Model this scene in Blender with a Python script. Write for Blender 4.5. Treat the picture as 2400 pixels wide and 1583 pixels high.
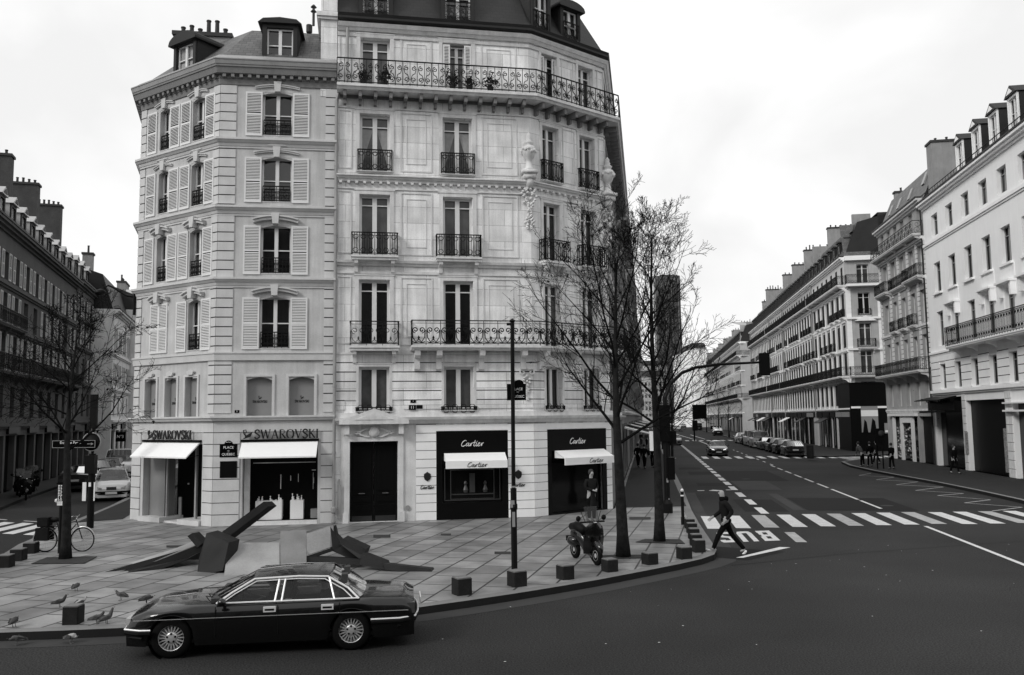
import bpy, bmesh, math, random
from mathutils import Vector, Matrix
R=math.radians; sc=bpy.context.scene; COL=sc.collection
for o in list(bpy.data.objects): bpy.data.objects.remove(o)
# ------------------------------------------------------------ camera, sky, sun, exposure
CAMH=3.8
pitch=math.atan(190/2000); roll=R(.7)
fw=Vector((0,math.cos(pitch),math.sin(pitch))); r0=Vector((1,0,0)); u0=r0.cross(fw)
rt=r0*math.cos(roll)-u0*math.sin(roll); up=u0*math.cos(roll)+r0*math.sin(roll)
cd=bpy.data.cameras.new('camera'); cam=bpy.data.objects.new('camera',cd); COL.objects.link(cam)
cam.matrix_world=Matrix(((rt.x,up.x,-fw.x,0),(rt.y,up.y,-fw.y,0),(rt.z,up.z,-fw.z,CAMH),(0,0,0,1)))
cd.sensor_width=36; cd.lens=30; cd.clip_end=6000; cd.clip_start=.1; sc.camera=cam
sc.view_settings.view_transform='Standard'; sc.view_settings.look='None'
sc.view_settings.gamma=1; sc.view_settings.exposure=0
SUN_EL,SUN_AZ=R(34),R(-132)   # azimuth from +Y, clockwise
w=bpy.data.worlds.new('World'); sc.world=w; w.use_nodes=True
nt=w.node_tree; N=nt.nodes; Lk=nt.links; N.clear()
out=N.new('ShaderNodeOutputWorld'); bg=N.new('ShaderNodeBackground'); bg.inputs[1].default_value=.1
sky=N.new('ShaderNodeTexSky'); sky.sky_type='NISHITA'; sky.sun_disc=False; sky.sun_elevation=SUN_EL; sky.sun_rotation=SUN_AZ
bw=N.new('ShaderNodeRGBToBW'); Lk.new(sky.outputs[0],bw.inputs[0])
tc=N.new('ShaderNodeTexCoord'); mp=N.new('ShaderNodeMapping'); mp.inputs['Scale'].default_value=(1,1,1.7); Lk.new(tc.outputs['Generated'],mp.inputs[0])
nz=N.new('ShaderNodeTexNoise'); nz.inputs['Scale'].default_value=2.6; nz.inputs['Detail'].default_value=7; nz.inputs['Roughness'].default_value=.48; nz.inputs['Distortion'].default_value=.35
Lk.new(mp.outputs[0],nz.inputs[0])
cr=N.new('ShaderNodeValToRGB'); cr.color_ramp.elements[0].position=.40; cr.color_ramp.elements[0].color=(9.5,)*3+(1,); cr.color_ramp.elements[1].position=.62; cr.color_ramp.elements[1].color=(11.4,)*3+(1,)
Lk.new(nz.outputs[0],cr.inputs[0])
mx=N.new('ShaderNodeMix'); mx.data_type='RGBA'; mx.inputs[0].default_value=.93   # overcast deck hides most of the blue sky
Lk.new(bw.outputs[0],mx.inputs[6]); Lk.new(cr.outputs[0],mx.inputs[7]); Lk.new(mx.outputs[2],bg.inputs[0]); Lk.new(bg.outputs[0],out.inputs[0])
sl=bpy.data.lights.new('sun','SUN'); sl.energy=1.5; sl.angle=R(16); sl.color=(1,.99,.97)
so=bpy.data.objects.new('sun',sl); COL.objects.link(so)
sd=Vector((math.sin(SUN_AZ)*math.cos(SUN_EL),math.cos(SUN_AZ)*math.cos(SUN_EL),math.sin(SUN_EL)))
so.rotation_euler=(-sd).to_track_quat('-Z','Y').to_euler(); so.location=(-40,-20,60)
rnd=random.Random(7)
# ------------------------------------------------------------ materials
MATS={}
def mat(name,v,rough=.7,var=.12,scale=3.,fine=.06,fscale=40.,metal=0.,streak=0.,bump=0.,coat=0.,spec=.5,emit=0.):
    if name in MATS: return MATS[name]
    m=bpy.data.materials.new(name); m.use_nodes=True; t=m.node_tree; n=t.nodes; l=t.links; b=n['Principled BSDF']
    b.inputs['Roughness'].default_value=rough; b.inputs['Metallic'].default_value=metal; b.inputs['Coat Weight'].default_value=coat
    b.inputs['Specular IOR Level'].default_value=spec; b.inputs['Coat Roughness'].default_value=.04
    g=n.new('ShaderNodeNewGeometry'); a=n.new('ShaderNodeTexNoise'); a.inputs['Scale'].default_value=scale; a.inputs['Detail'].default_value=5
    l.new(g.outputs['Position'],a.inputs[0])
    f=n.new('ShaderNodeTexNoise'); f.inputs['Scale'].default_value=fscale; f.inputs['Detail'].default_value=3; l.new(g.outputs['Position'],f.inputs[0])
    def mth(op,x,y,z=None):
        k=n.new('ShaderNodeMath'); k.operation=op
        for i,q in enumerate((x,y,z)):
            if q is None: continue
            if isinstance(q,(int,float)): k.inputs[i].default_value=q
            else: l.new(q,k.inputs[i])
        return k.outputs[0]
    x=mth('MULTIPLY_ADD',a.outputs[0],var*4,1-var*2); y=mth('MULTIPLY_ADD',f.outputs[0],fine*4,1-fine*2)
    c=mth('MULTIPLY',x,y)
    if streak:
        mpg=n.new('ShaderNodeMapping'); mpg.inputs['Scale'].default_value=(5,5,.35); l.new(g.outputs['Position'],mpg.inputs[0])
        s=n.new('ShaderNodeTexNoise'); s.inputs['Scale'].default_value=1.; s.inputs['Detail'].default_value=6; s.inputs['Roughness'].default_value=.6; l.new(mpg.outputs[0],s.inputs[0])
        c=mth('MULTIPLY',c,mth('MULTIPLY_ADD',s.outputs[0],streak*4,1-streak*2))
    c=mth('MINIMUM',mth('MULTIPLY',c,v),.92); l.new(c,b.inputs['Base Color'])
    if emit:
        b.inputs['Emission Color'].default_value=(emit,emit,emit,1); b.inputs['Emission Strength'].default_value=1
    if bump:
        bp=n.new('ShaderNodeBump'); bp.inputs['Strength'].default_value=bump; bp.inputs['Distance'].default_value=.02; l.new(f.outputs[0],bp.inputs['Height']); l.new(bp.outputs[0],b.inputs['Normal'])
    m['mth']=0; MATS[name]=m; return m
def grid_mat(name,v,rough,row,brick,mortar,rot,vv,mort=.35,plane='xy',var=.1,bump=.3,squash=1,streak=0.):
    """stone slabs or tiles: brick texture in world metres; plane 'xy' for ground, 'az' for walls (along horizontal, z)"""
    m=mat(name,v,rough,var,1.2,.1,30,streak=streak); t=m.node_tree; n=t.nodes; l=t.links; b=n['Principled BSDF']
    g=n.new('ShaderNodeNewGeometry'); 
    src=g.outputs['Position']
    if plane=='az':
        sx=n.new('ShaderNodeSeparateXYZ'); l.new(src,sx.inputs[0]); ad=n.new('ShaderNodeMath'); ad.operation='MULTIPLY_ADD'; l.new(sx.outputs[0],ad.inputs[0]); ad.inputs[1].default_value=math.cos(rot)
        a2=n.new('ShaderNodeMath'); a2.operation='MULTIPLY'; l.new(sx.outputs[1],a2.inputs[0]); a2.inputs[1].default_value=math.sin(rot); l.new(a2.outputs[0],ad.inputs[2])
        cx=n.new('ShaderNodeCombineXYZ'); l.new(ad.outputs[0],cx.inputs[0]); l.new(sx.outputs[2],cx.inputs[1]); vec=cx.outputs[0]
    else:
        mg=n.new('ShaderNodeMapping'); mg.inputs['Rotation'].default_value=(0,0,rot); l.new(src,mg.inputs[0]); vec=mg.outputs[0]
    br=n.new('ShaderNodeTexBrick'); br.inputs['Scale'].default_value=1; br.inputs['Brick Width'].default_value=brick; br.inputs['Row Height'].default_value=row
    br.inputs['Mortar Size'].default_value=mortar; br.inputs['Mortar Smooth'].default_value=.2; br.offset=.43; br.inputs['Bias'].default_value=0
    br.inputs['Color1'].default_value=(1-vv,)*3+(1,); br.inputs['Color2'].default_value=(1+vv,)*3+(1,); br.inputs['Mortar'].default_value=(mort,)*3+(1,)
    l.new(vec,br.inputs[0])
    old=b.inputs['Base Color'].links[0].from_socket
    k=n.new('ShaderNodeMix'); k.data_type='RGBA'; k.blend_type='MULTIPLY'; k.inputs[0].default_value=1; l.new(old,k.inputs[6]); l.new(br.outputs[0],k.inputs[7]); l.new(k.outputs[2],b.inputs['Base Color'])
    bp=n.new('ShaderNodeBump'); bp.inputs['Strength'].default_value=bump; bp.inputs['Distance'].default_value=.015; bp.invert=True; l.new(br.outputs['Fac'],bp.inputs['Height']); l.new(bp.outputs[0],b.inputs['Normal'])
    return m
M_asph=mat('asphalt',.028,.8,.42,.16,.85,34,bump=.3,spec=.12)
M_patchd=mat('asphalt_dark',.013,.8,.1,1,.12,90,spec=.1); M_patchl=mat('asphalt_light',.048,.8,.12,1,.12,90,spec=.12)
M_pave=grid_mat('paving_slabs',.215,.5,.76,1.05,.026,R(-76),.28,.08,var=.42)
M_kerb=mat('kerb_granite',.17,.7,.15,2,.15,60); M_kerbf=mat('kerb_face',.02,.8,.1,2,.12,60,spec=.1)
M_pav2=mat('pavement_asphalt',.028,.8,.12,.6,.12,70,spec=.12)
M_paint=mat('road_paint',.62,.6,.14,4,.22,25); M_paintw=mat('worn_paint',.38,.7,.2,3,.25,25)
M_stB=grid_mat('limestone_blocks',.76,.8,.62,1.5,.010,R(10),.13,.55,'az',.22,.05,streak=.20)
M_stA=mat('grey_limestone',.50,.85,.14,1.4,.08,30,streak=.16,bump=.1)
M_stAs=mat('grey_limestone_trim',.58,.8,.09,2,.06,30,streak=.06)
M_groove=mat('joint_mortar',.04,.9,spec=.1)
M_trim=mat('limestone_trim',.66,.8,.14,2.5,.08,30,streak=.14)
M_white=mat('white_stone',.90,.7,.04,2,.03,30,streak=.03)
M_wpaint=mat('white_joinery',.70,.5,.05,3,.03,40)
M_shut=mat('shutter_paint',.74,.55,.05,2,.03,40)
M_glass=mat('window_glass',.018,.06,.4,.8,0,1,spec=.75); M_glassd=mat('dark_glass',.004,.08,.2,.8,0,1,spec=.2)
M_gback=mat('window_glass_far',.006,.15,.4,.5,0,1,spec=.25)
M_GN=[M_glass,mat('window_glass_dim',.008,.06,.4,.8,0,1,spec=.6),mat('window_glass_curtained',.07,.25,.45,2.2,0,1,spec=.5)]; M_GV=[M_gback,M_gback,mat('far_glass_curtained',.06,.2,.4,1.5,0,1,spec=.3)]
M_iron=mat('wrought_iron',.006,.6,.1,3,.05,40,spec=.15)
M_slate=grid_mat('slate_roof',.10,.55,.16,.26,.012,R(8),.22,.35,'az',.15,.25)
M_slated=grid_mat('slate_roof_dark',.012,.6,.16,.26,.012,R(8),.25,.4,'az',.15,.25)
M_zinc=mat('zinc',.30,.45,.15,1.5,.08,20,streak=.08); M_zincd=mat('zinc_dark',.028,.6,.15,1.5,.08,20,spec=.2)
M_chim=mat('chimney_render',.26,.9,.15,1.2,.1,20,streak=.12); M_pot=mat('chimney_pot',.035,.8,.15,4)
M_black=mat('black_panel',.003,.45,.05,2,.02,30,spec=.12); M_blackg=mat('black_gloss',.003,.12,.05,2,.02,30,spec=.2)
M_letter=mat('dark_letter',.012,.4); M_steel=mat('polished_steel',.6,.2,.05,3,metal=1.); M_canvas=mat('awning_canvas',.88,.8,.02,3,.02,50)
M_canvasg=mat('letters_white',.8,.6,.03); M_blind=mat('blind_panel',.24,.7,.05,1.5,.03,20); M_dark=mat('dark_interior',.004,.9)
M_curt=mat('curtain',.30,.9,.15,6,.05,40); M_plinth=mat('display_white',.8,.5,.03)
M_bark=mat('bark',.018,.9,.5,7,.3,35,bump=.6,spec=.1); M_twig=mat('twig_bark',.006,.9,.2,5,spec=.08)
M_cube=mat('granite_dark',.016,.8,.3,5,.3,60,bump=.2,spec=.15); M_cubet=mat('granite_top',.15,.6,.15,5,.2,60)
M_bronze=mat('dark_bronze',.011,.55,.5,1.6,.15,30,spec=.2); M_slab2=mat('tilted_slab',.30,.5,.4,.8,.1,25)
M_post=mat('post_black_paint',.004,.5,.1,4,spec=.15)
# ------------------------------------------------------------ mesh builder
class MB:
    def __init__(s,M=None): s.v=[];s.f=[];s.m=[];s.sm=[]; s.M=M or Matrix(); s.k=0; s.smooth=False
    def add(s,vs,fs,k=None):
        o=len(s.v); M=s.M
        s.v+= [tuple(M@Vector(p)) for p in vs]; s.f+=[tuple(i+o for i in f) for f in fs]; s.m+=[s.k if k is None else k]*len(fs); s.sm+=[s.smooth]*len(fs)
    def box(s,x0,x1,y0,y1,z0,z1,k=None):
        s.add([(x0,y0,z0),(x1,y0,z0),(x1,y1,z0),(x0,y1,z0),(x0,y0,z1),(x1,y0,z1),(x1,y1,z1),(x0,y1,z1)],
              [(0,3,2,1),(4,5,6,7),(0,1,5,4),(1,2,6,5),(2,3,7,6),(3,0,4,7)],k)
    def poly(s,ps,k=None): s.add(ps,[tuple(range(len(ps)))],k)
    def prism(s,ps,dv,k=None):
        n=len(ps); d=Vector(dv); q=[tuple(Vector(p)+d) for p in ps]
        s.add(list(ps)+q,[tuple(range(n))[::-1],tuple(range(n,2*n))]+[(i,(i+1)%n,n+(i+1)%n,n+i) for i in range(n)],k)
    def tube(s,ps,r,n=6,k=None,cap=True):
        ps=[Vector(p) for p in ps]; m=len(ps); rs=r if isinstance(r,(list,tuple)) else [r]*m
        vs=[];fs=[]; t0=(ps[1]-ps[0]).normalized(); a=t0.orthogonal().normalized()
        for i in range(m):
            t=(ps[min(i+1,m-1)]-ps[max(i-1,0)]).normalized(); 
            a=(a-t*a.dot(t)); a=a.normalized() if a.length>1e-6 else t.orthogonal().normalized()
            b=t.cross(a)
            for j in range(n):
                g=2*math.pi*j/n; vs.append(tuple(ps[i]+(a*math.cos(g)+b*math.sin(g))*rs[i]))
        for i in range(m-1):
            for j in range(n): fs.append((i*n+j,i*n+(j+1)%n,(i+1)*n+(j+1)%n,(i+1)*n+j))
        if cap: fs+= [tuple(range(n))[::-1],tuple(range((m-1)*n,m*n))]
        s.add(vs,fs,k)
    def lathe(s,pr,c=(0,0,0),n=16,k=None,axis='z',cap=True):
        vs=[];fs=[]
        for r,z in pr:
            for j in range(n):
                g=2*math.pi*j/n; x,y=r*math.cos(g),r*math.sin(g)
                vs.append((c[0]+x,c[1]+y,c[2]+z) if axis=='z' else (c[0]+x,c[1]+z,c[2]+y))
        m=len(pr)
        for i in range(m-1):
            for j in range(n): fs.append((i*n+j,i*n+(j+1)%n,(i+1)*n+(j+1)%n,(i+1)*n+j))
        if cap: fs+=[tuple(range(n))[::-1],tuple(range((m-1)*n,m*n))]
        s.add(vs,fs,k)
    def ribbon(s,ps,wd,y0,y1,k=None):
        """flat stroke in the x,z plane, from depth y0 to y1"""
        n=len(ps); L=[];Rr=[]; wd=wd if isinstance(wd,(list,tuple)) else [wd]*n
        for i in range(n):
            a=ps[max(i-1,0)];b=ps[min(i+1,n-1)]; dx,dz=b[0]-a[0],b[1]-a[1]; l=math.hypot(dx,dz) or 1
            nx,nz=-dz/l*wd[i]/2,dx/l*wd[i]/2; L.append((ps[i][0]+nx,ps[i][1]+nz)); Rr.append((ps[i][0]-nx,ps[i][1]-nz))
        for i in range(n-1):
            q=[L[i],L[i+1],Rr[i+1],Rr[i]]
            s.prism([(x,y0,z) for x,z in q],(0,y1-y0,0),k)
    def mesh(s,name):
        me=bpy.data.meshes.new(name); me.from_pydata(s.v,[],s.f); me.polygons.foreach_set('material_index',s.m); me.polygons.foreach_set('use_smooth',s.sm); me.update(); return me
def link(name,me,mats=None,parent=None,loc=(0,0,0),rot=None,label=None):
    o=bpy.data.objects.new(name,me); COL.objects.link(o)
    if mats is not None and me is not None and len(me.materials)==0:
        for m in (mats if isinstance(mats,(list,tuple)) else [mats]): me.materials.append(m)
    if parent: o.parent=parent
    o.location=loc
    if rot is not None: o.rotation_euler=rot if isinstance(rot,(tuple,list)) else (0,0,rot)
    if label: o['label']=label
    return o
def fixn(me):
    b=bmesh.new(); b.from_mesh(me); bmesh.ops.recalc_face_normals(b,faces=b.faces); b.to_mesh(me); b.free()
def part(name,mb,mats,parent,loc=(0,0,0),rot=None,label=None,fix=True):
    me=mb.mesh(name)
    if fix: fixn(me)
    return link(name,me,mats,parent,loc,rot,label)
def thing(name,label,cat,loc=(0,0,0),rot=0,group=None):
    o=link(name,None,None,None,loc,rot,label); o['category']=cat; o.empty_display_size=.3
    if group: o['group']=group
    return o
def tag(o,label,cat,group=None,kind=None):
    o['label']=label; o['category']=cat
    if group: o['group']=group
    if kind: o['kind']=kind
    return o
def struct(name,mb,mats): o=part(name,mb,mats,None); o['kind']='structure'; return o
def kids(o): return [c for c in COL.objects if c.parent==o]
def copy_tree(o,parent=None):
    c=o.copy(); COL.objects.link(c); c.parent=parent
    for ch in list(o.children): copy_tree(ch,c)
    return c
class Fr:
    """facade frame: x to the right seen from outside, y into the wall, z up"""
    def __init__(s,p,q=None,ang=None):
        s.p=Vector((p[0],p[1],0)); s.a=ang if ang is not None else math.atan2(q[1]-p[1],q[0]-p[0]); s.L=(Vector((q[0],q[1],0))-s.p).length if q is not None else 0
        s.d=Vector((math.cos(s.a),math.sin(s.a),0)); s.n=Vector((math.sin(s.a),-math.cos(s.a),0))
    def pt(s,x,y,z): return s.p+s.d*x-s.n*y+Vector((0,0,z))
    def mtx(s,o=Vector()): return Matrix.Translation(s.p-o)@Matrix.Rotation(s.a,4,'Z')
def fput(name,me,mats,b,fr,x,y,z,parent=None,label=None):
    """place mesh (facade-local) on building b"""
    return link(name,me,mats,b,fr.pt(x,y,z)-b.location,fr.a,label)
# ------------------------------------------------------------ facade pieces
def wall(mb,x0,x1,z0,z1,ops,d=.28,k=None):
    """wall face at y=0 with openings (a,b,c,d2) and reveals of depth d"""
    xs=sorted({x0,x1,*[v for o in ops for v in o[:2] if x0<v<x1]}); zs=sorted({z0,z1,*[v for o in ops for v in o[2:4] if z0<v<z1]})
    for i in range(len(xs)-1):
        j=0
        while j<len(zs)-1:
            cx=(xs[i]+xs[i+1])/2
            hole=lambda q: any(o[0]<cx<o[1] and o[2]<(zs[q]+zs[q+1])/2<o[3] for o in ops)
            if hole(j): j+=1; continue
            e=j
            while e+1<len(zs)-1 and not hole(e+1): e+=1
            mb.poly([(xs[i],0,zs[j]),(xs[i+1],0,zs[j]),(xs[i+1],0,zs[e+1]),(xs[i],0,zs[e+1])],k); j=e+1
    for a,b,c,e in [o[:4] for o in ops]:
        mb.poly([(a,0,c),(a,d,c),(a,d,e),(a,0,e)],k); mb.poly([(b,0,c),(b,0,e),(b,d,e),(b,d,c)],k)
        mb.poly([(a,0,c),(b,0,c),(b,d,c),(a,d,c)],k); mb.poly([(a,0,e),(a,d,e),(b,d,e),(b,0,e)],k)
def courses(mb,x0,x1,z0,z1,h,ops,gap=.03,pr=.03,k=None,jt=1):
    n=max(1,round((z1-z0)/h)); h=(z1-z0)/n
    for i in range(n):
        a=z0+i*h+gap/2; b=z0+(i+1)*h-gap/2; iv=[(x0,x1)]
        for o in ops:
            if o[2]<b and o[3]>a:
                nv=[]
                for p,q in iv:
                    if o[1]<=p or o[0]>=q: nv.append((p,q)); continue
                    if o[0]>p: nv.append((p,o[0]))
                    if o[1]<q: nv.append((o[1],q))
                iv=nv
        for p,q in iv:
            if q-p>.04:
                mb.box(p,q,-pr,.002,a,b,k)
                if jt is not None: mb.box(p+.004,q-.004,-pr*.25,.003,b,b+gap,jt)
def cornice(mb,x0,x1,z,steps,k=None,e0=0,e1=0):
    """stack of (dz,proj) slabs upward from z"""
    for dz,pr in steps: mb.box(x0-e0*pr,x1+e1*pr,-pr,.05,z,z+dz,k); z+=dz
_C={}
def wmesh(w,h,tr=.78,mull=.12,bar=False,simple=False,glass=None,fw=.06,dep=.2):
    """window joinery mesh (frame) and pane mesh, origin bottom centre on the wall face"""
    key=('w',round(w,3),round(h,3),tr,mull,bar,simple,fw,dep)
    if key not in _C:
        m=MB(); a=w/2; fr=fw; y0,y1=dep,dep+.06
        m.box(-a,-a+fr,y0,y1,0,h); m.box(a-fr,a,y0,y1,0,h); m.box(-a+fr,a-fr,y0,y1,h-fr,h); m.box(-a+fr,a-fr,y0,y1,0,fr*1.3)
        m.box(-mull/2,mull/2,y0-.02,y1-.003,fr*1.3,h-fr)
        if tr:
            for s in (-1,1):
                x0,x1=sorted((s*mull/2,s*(a-fr))); m.box(x0,x1,y0+.004,y1-.004,h*tr-.02,h*tr+.02)
                if bar: m.box(x0,x1,y0+.004,y1-.004,h*bar-.015,h*bar+.015)
        me=m.mesh('window'); p=MB(); p.box(-a,a,dep+.08,dep+.1,0,h); pe=p.mesh('pane'); _C[key]=(me,pe)
    return _C[key]
def window(b,fr,xc,z,w,h,simple=False,name='window',label=None,mats=None,gm=None,**kw):
    me,pe=wmesh(w,h,**kw)
    o=fput(name,me,mats or M_wpaint,b,fr,xc,0,z,label=label)
    link('pane',pe,gm or (rnd.choice(M_GV) if simple else rnd.choice(M_GN)),o)
    return o
def shutter_mesh(w,h,n=None,arch=0):
    key=('s',round(w,3),round(h,3))
    if key not in _C:
        m=MB(); f=.055; m.box(0,f,-.05,-.01,0,h); m.box(w-f,w,-.05,-.01,0,h); m.box(f,w-f,-.05,-.01,0,f*1.4); m.box(f,w-f,-.05,-.01,h-f*1.2,h); m.box(f,w-f,-.05,-.01,h*.47,h*.47+f*1.3)
        n=n or int(h/.062)
        for i in range(n):
            z=f*1.4+(h-f*2.6)*(i+.5)/n
            if abs(z-h*.47-.035)<.05: continue
            m.add([(f,-.055,z-.02),(w-f,-.055,z-.02),(w-f,-.02,z+.02),(f,-.02,z+.02),(f,-.048,z-.026),(w-f,-.048,z-.026),(w-f,-.013,z+.014),(f,-.013,z+.014)],[(0,1,2,3),(7,6,5,4),(0,4,5,1),(3,2,6,7)])
        m.box(f*.5,w-f*.5,-.008,-.002,.01,h-.01,1)
        _C[key]=m.mesh('shutter')
    return _C[key]
def shutter(b,fr,x,z,w,h,label=None): return fput('shutter',shutter_mesh(w,h),[M_shut,M_groove],b,fr,x,0,z,label=label)
def spiral(cx,cz,r,a0,turn,n=12,r1=.15):
    return [(cx+r*(1-(1-r1)*i/n)*math.cos(a0+turn*i/n),cz+r*(1-(1-r1)*i/n)*math.sin(a0+turn*i/n)) for i in range(n+1)]
def rail_mesh(w,h,kind='bars',mot=.27,ret=0.,bar=.014):
    """iron balustrade in plane y=0, from x=0..w; ret = side returns going to +y"""
    key=('r',round(w,3),round(h,3),kind,mot,ret,bar)
    if key in _C: return _C[key]
    m=MB(); 
    def rect(x0,x1,M=Matrix()):
        old=m.M; m.M=old@M
        m.box(x0,x1,-.025,.025,h-.035,h); m.box(x0,x1,-.015,.015,.06,.085); kind!='scroll' and m.box(x0,x1,-.012,.012,h-.13,h-.112)
        n=max(1,round((x1-x0)/mot)); s=(x1-x0)/n
        T=lambda ps,r=bar:m.tube([(x,0,z) for x,z in ps],r,4,cap=False)
        for i in range(n+1): m.box(x0+i*s-.011,x0+i*s+.011,-.011,.011,.0,h-.02)
        for i in range(n):
            c=x0+(i+.5)*s; q=s*.44
            if kind=='scroll':
                e=1 if i%2 else -1
                T([(c+e*(x-c),z) for x,z in spiral(c,h*.72,s*.37,math.pi*.5,math.pi*2.6,13,.22)],bar*.9)
                T([(c+e*(x-c),z) for x,z in spiral(c,h*.27,s*.40,-math.pi*.5,math.pi*2.6,13,.22)],bar*.9)
                T([(c-e*s*.36,h*.70),(c-e*s*.2,h*.52),(c+e*s*.2,h*.45),(c+e*s*.38,h*.28)],bar*.9)
            elif kind=='volute':
                for e in (-1,1):
                    T([(c+e*(x-c),z) for x,z in spiral(c+q*.5,h*.60,q*.50,-math.pi*.5,math.pi*2.7,13,.2)])
                    T([(c+e*q,h*.60),(c+e*q*.9,h*.3),(c+e*q*.45,h*.13),(c,h*.24)])
                T([(c-q,h*.14),(c-q*.5,h*.10),(c,h*.14),(c+q*.5,h*.10),(c+q,h*.14)])
                T([(c-.02,h*.30),(c,h*.36),(c+.02,h*.30),(c,h*.24),(c-.02,h*.30)],bar*1.3)
            elif kind=='panel':
                for e in (-1,1):
                    T([(c+e*(x-c),z) for x,z in spiral(c+q*.5,h*.62,q*.48,-math.pi*.5,math.pi*2.2,8,.25)]); T([(c+e*(x-c),z) for x,z in spiral(c+q*.5,h*.28,q*.48,math.pi*.5,-math.pi*2.2,8,.25)])
                T([(c,h*.1),(c,h*.85)])
            elif kind=='bars':
                for e in (.33,.66): m.box(x0+(i+e)*s-.009,x0+(i+e)*s+.009,-.009,.009,.07,h-.03)
                T(spiral(c,h*.80,q*.8,0,math.pi*2,6,1)); T(spiral(c,h*.22,q*.8,0,math.pi*2,6,1))
        m.M=old
    rect(0,w)
    if ret:
        rect(0,ret,Matrix.Rotation(math.pi/2,4,'Z')); rect(0,ret,Matrix.Translation((w,0,0))@Matrix.Rotation(math.pi/2,4,'Z'))
    _C[key]=m.mesh('railing'); return _C[key]
def balcony(b,fr,x0,x1,z,h,proj,kind,slab=.14,mot=.27,brk=True,bw=.14,name='balcony',slabm=None,ret=True,brx=None,label=None):
    """balcony = slab with brackets (part) > railing (sub-part)"""
    m=MB(); w=x1-x0
    if slab: m.box(0,w,-proj,.02,-slab*.45,0); m.box(.03,w-.03,-proj+.05,.02,-slab,-slab*.45)
    else: m.box(0,w,-.02,.02,0,.02)
    if brk:
        for x in (brx if brx is not None else (.12,w-.12-bw)):
            m.prism([(x,.0,-slab),(x,-proj*.8,-slab),(x,-proj*.75,-slab-.12),(x,-proj*.3,-slab-.22),(x,-.1,-slab-.42),(x,0,-slab-.45)],(bw,0,0))
    o=fput(name,m.mesh('balcony'),slabm or M_trim,b,fr,x0,0,z,label=label); fixn(o.data)
    link('railing',rail_mesh(w-.06,h,kind,mot,max(0,proj-.05) if ret else 0),M_iron,o,(.03,-proj+.04,0))
    return o
def pots(mb,x0,x1,y,z,n,rs,r=.09,h=.42,axis='x',k=1):
    for i in range(n):
        t=x0+(x1-x0)*(i+.5)/n; hh=h*rs.choice([.7,.8,1,1.6]); c=(t,y,z) if axis=='x' else (y,t,z)
        mb.lathe([(r*1.1,0),(r,.05),(r*.9,hh-.06),(r*1.15,hh-.05),(r*1.1,hh)],c,8,k)
# stroke letters (x,z in 0..1 of cap height), t = stem thickness
def strokes(txt,mb,x,z,h,wid,y0,y1,sp=.12,thin=.05,thick=.12,k=None):
    L={'S':(.55,[('k',[(.52,.80),(.46,.95),(.27,1.),(.08,.90),(.06,.72),(.20,.58),(.38,.47),(.52,.33),(.50,.13),(.30,0.),(.10,.03),(.03,.2)])]),
    'W':(1.05,[('k',[(.05,1),(.30,0)]),('n',[(.30,0),(.52,1)]),('k',[(.50,1),(.76,0)]),('n',[(.76,0),(1.0,1)]),('n',[(-.03,1),(.15,1)]),('n',[(.9,1),(1.08,1)])]),
    'A':(.72,[('n',[(.04,0),(.36,1)]),('k',[(.36,1),(.66,0)]),('n',[(.16,.36),(.55,.36)]),('n',[(-.04,0),(.13,0)]),('n',[(.56,0),(.76,0)])]),
    'R':(.66,[('k',[(.12,0),(.12,1)]),('n',[(.12,1),(.38,1),(.54,.88),(.54,.64),(.38,.52),(.12,.52)]),('k',[(.3,.52),(.66,0)]),('n',[(.0,0),(.24,0)])]),
    'O':(.82,[('n',[(.41,1),(.2,.94)]),('k',[(.2,.94),(.07,.72),(.05,.5),(.07,.28),(.2,.06)]),('n',[(.2,.06),(.41,0),(.62,.06)]),('k',[(.62,.06),(.75,.28),(.77,.5),(.75,.72),(.62,.94)]),('n',[(.62,.94),(.41,1)])]),
    'V':(.70,[('k',[(.05,1),(.36,0)]),('n',[(.36,0),(.66,1)]),('n',[(-.04,1),(.15,1)]),('n',[(.56,1),(.74,1)])]),
    'K':(.68,[('k',[(.12,0),(.12,1)]),('n',[(.60,1),(.14,.45)]),('k',[(.26,.58),(.66,0)]),('n',[(0,0),(.24,0)]),('n',[(0,1),(.24,1)])]),
    'I':(.26,[('k',[(.13,0),(.13,1)]),('n',[(.02,0),(.24,0)]),('n',[(.02,1),(.24,1)])])}
    tot=sum(L[c][0] for c in txt)+sp*(len(txt)-1); sx=wid/tot
    for c in txt:
        w_,st=L[c]
        for kd,ps in st: mb.ribbon([(x+px*sx,z+pz*h) for px,pz in ps],(thick if kd=='k' else thin)*h,y0,y1,k)
        x+=(w_+sp)*sx
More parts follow.
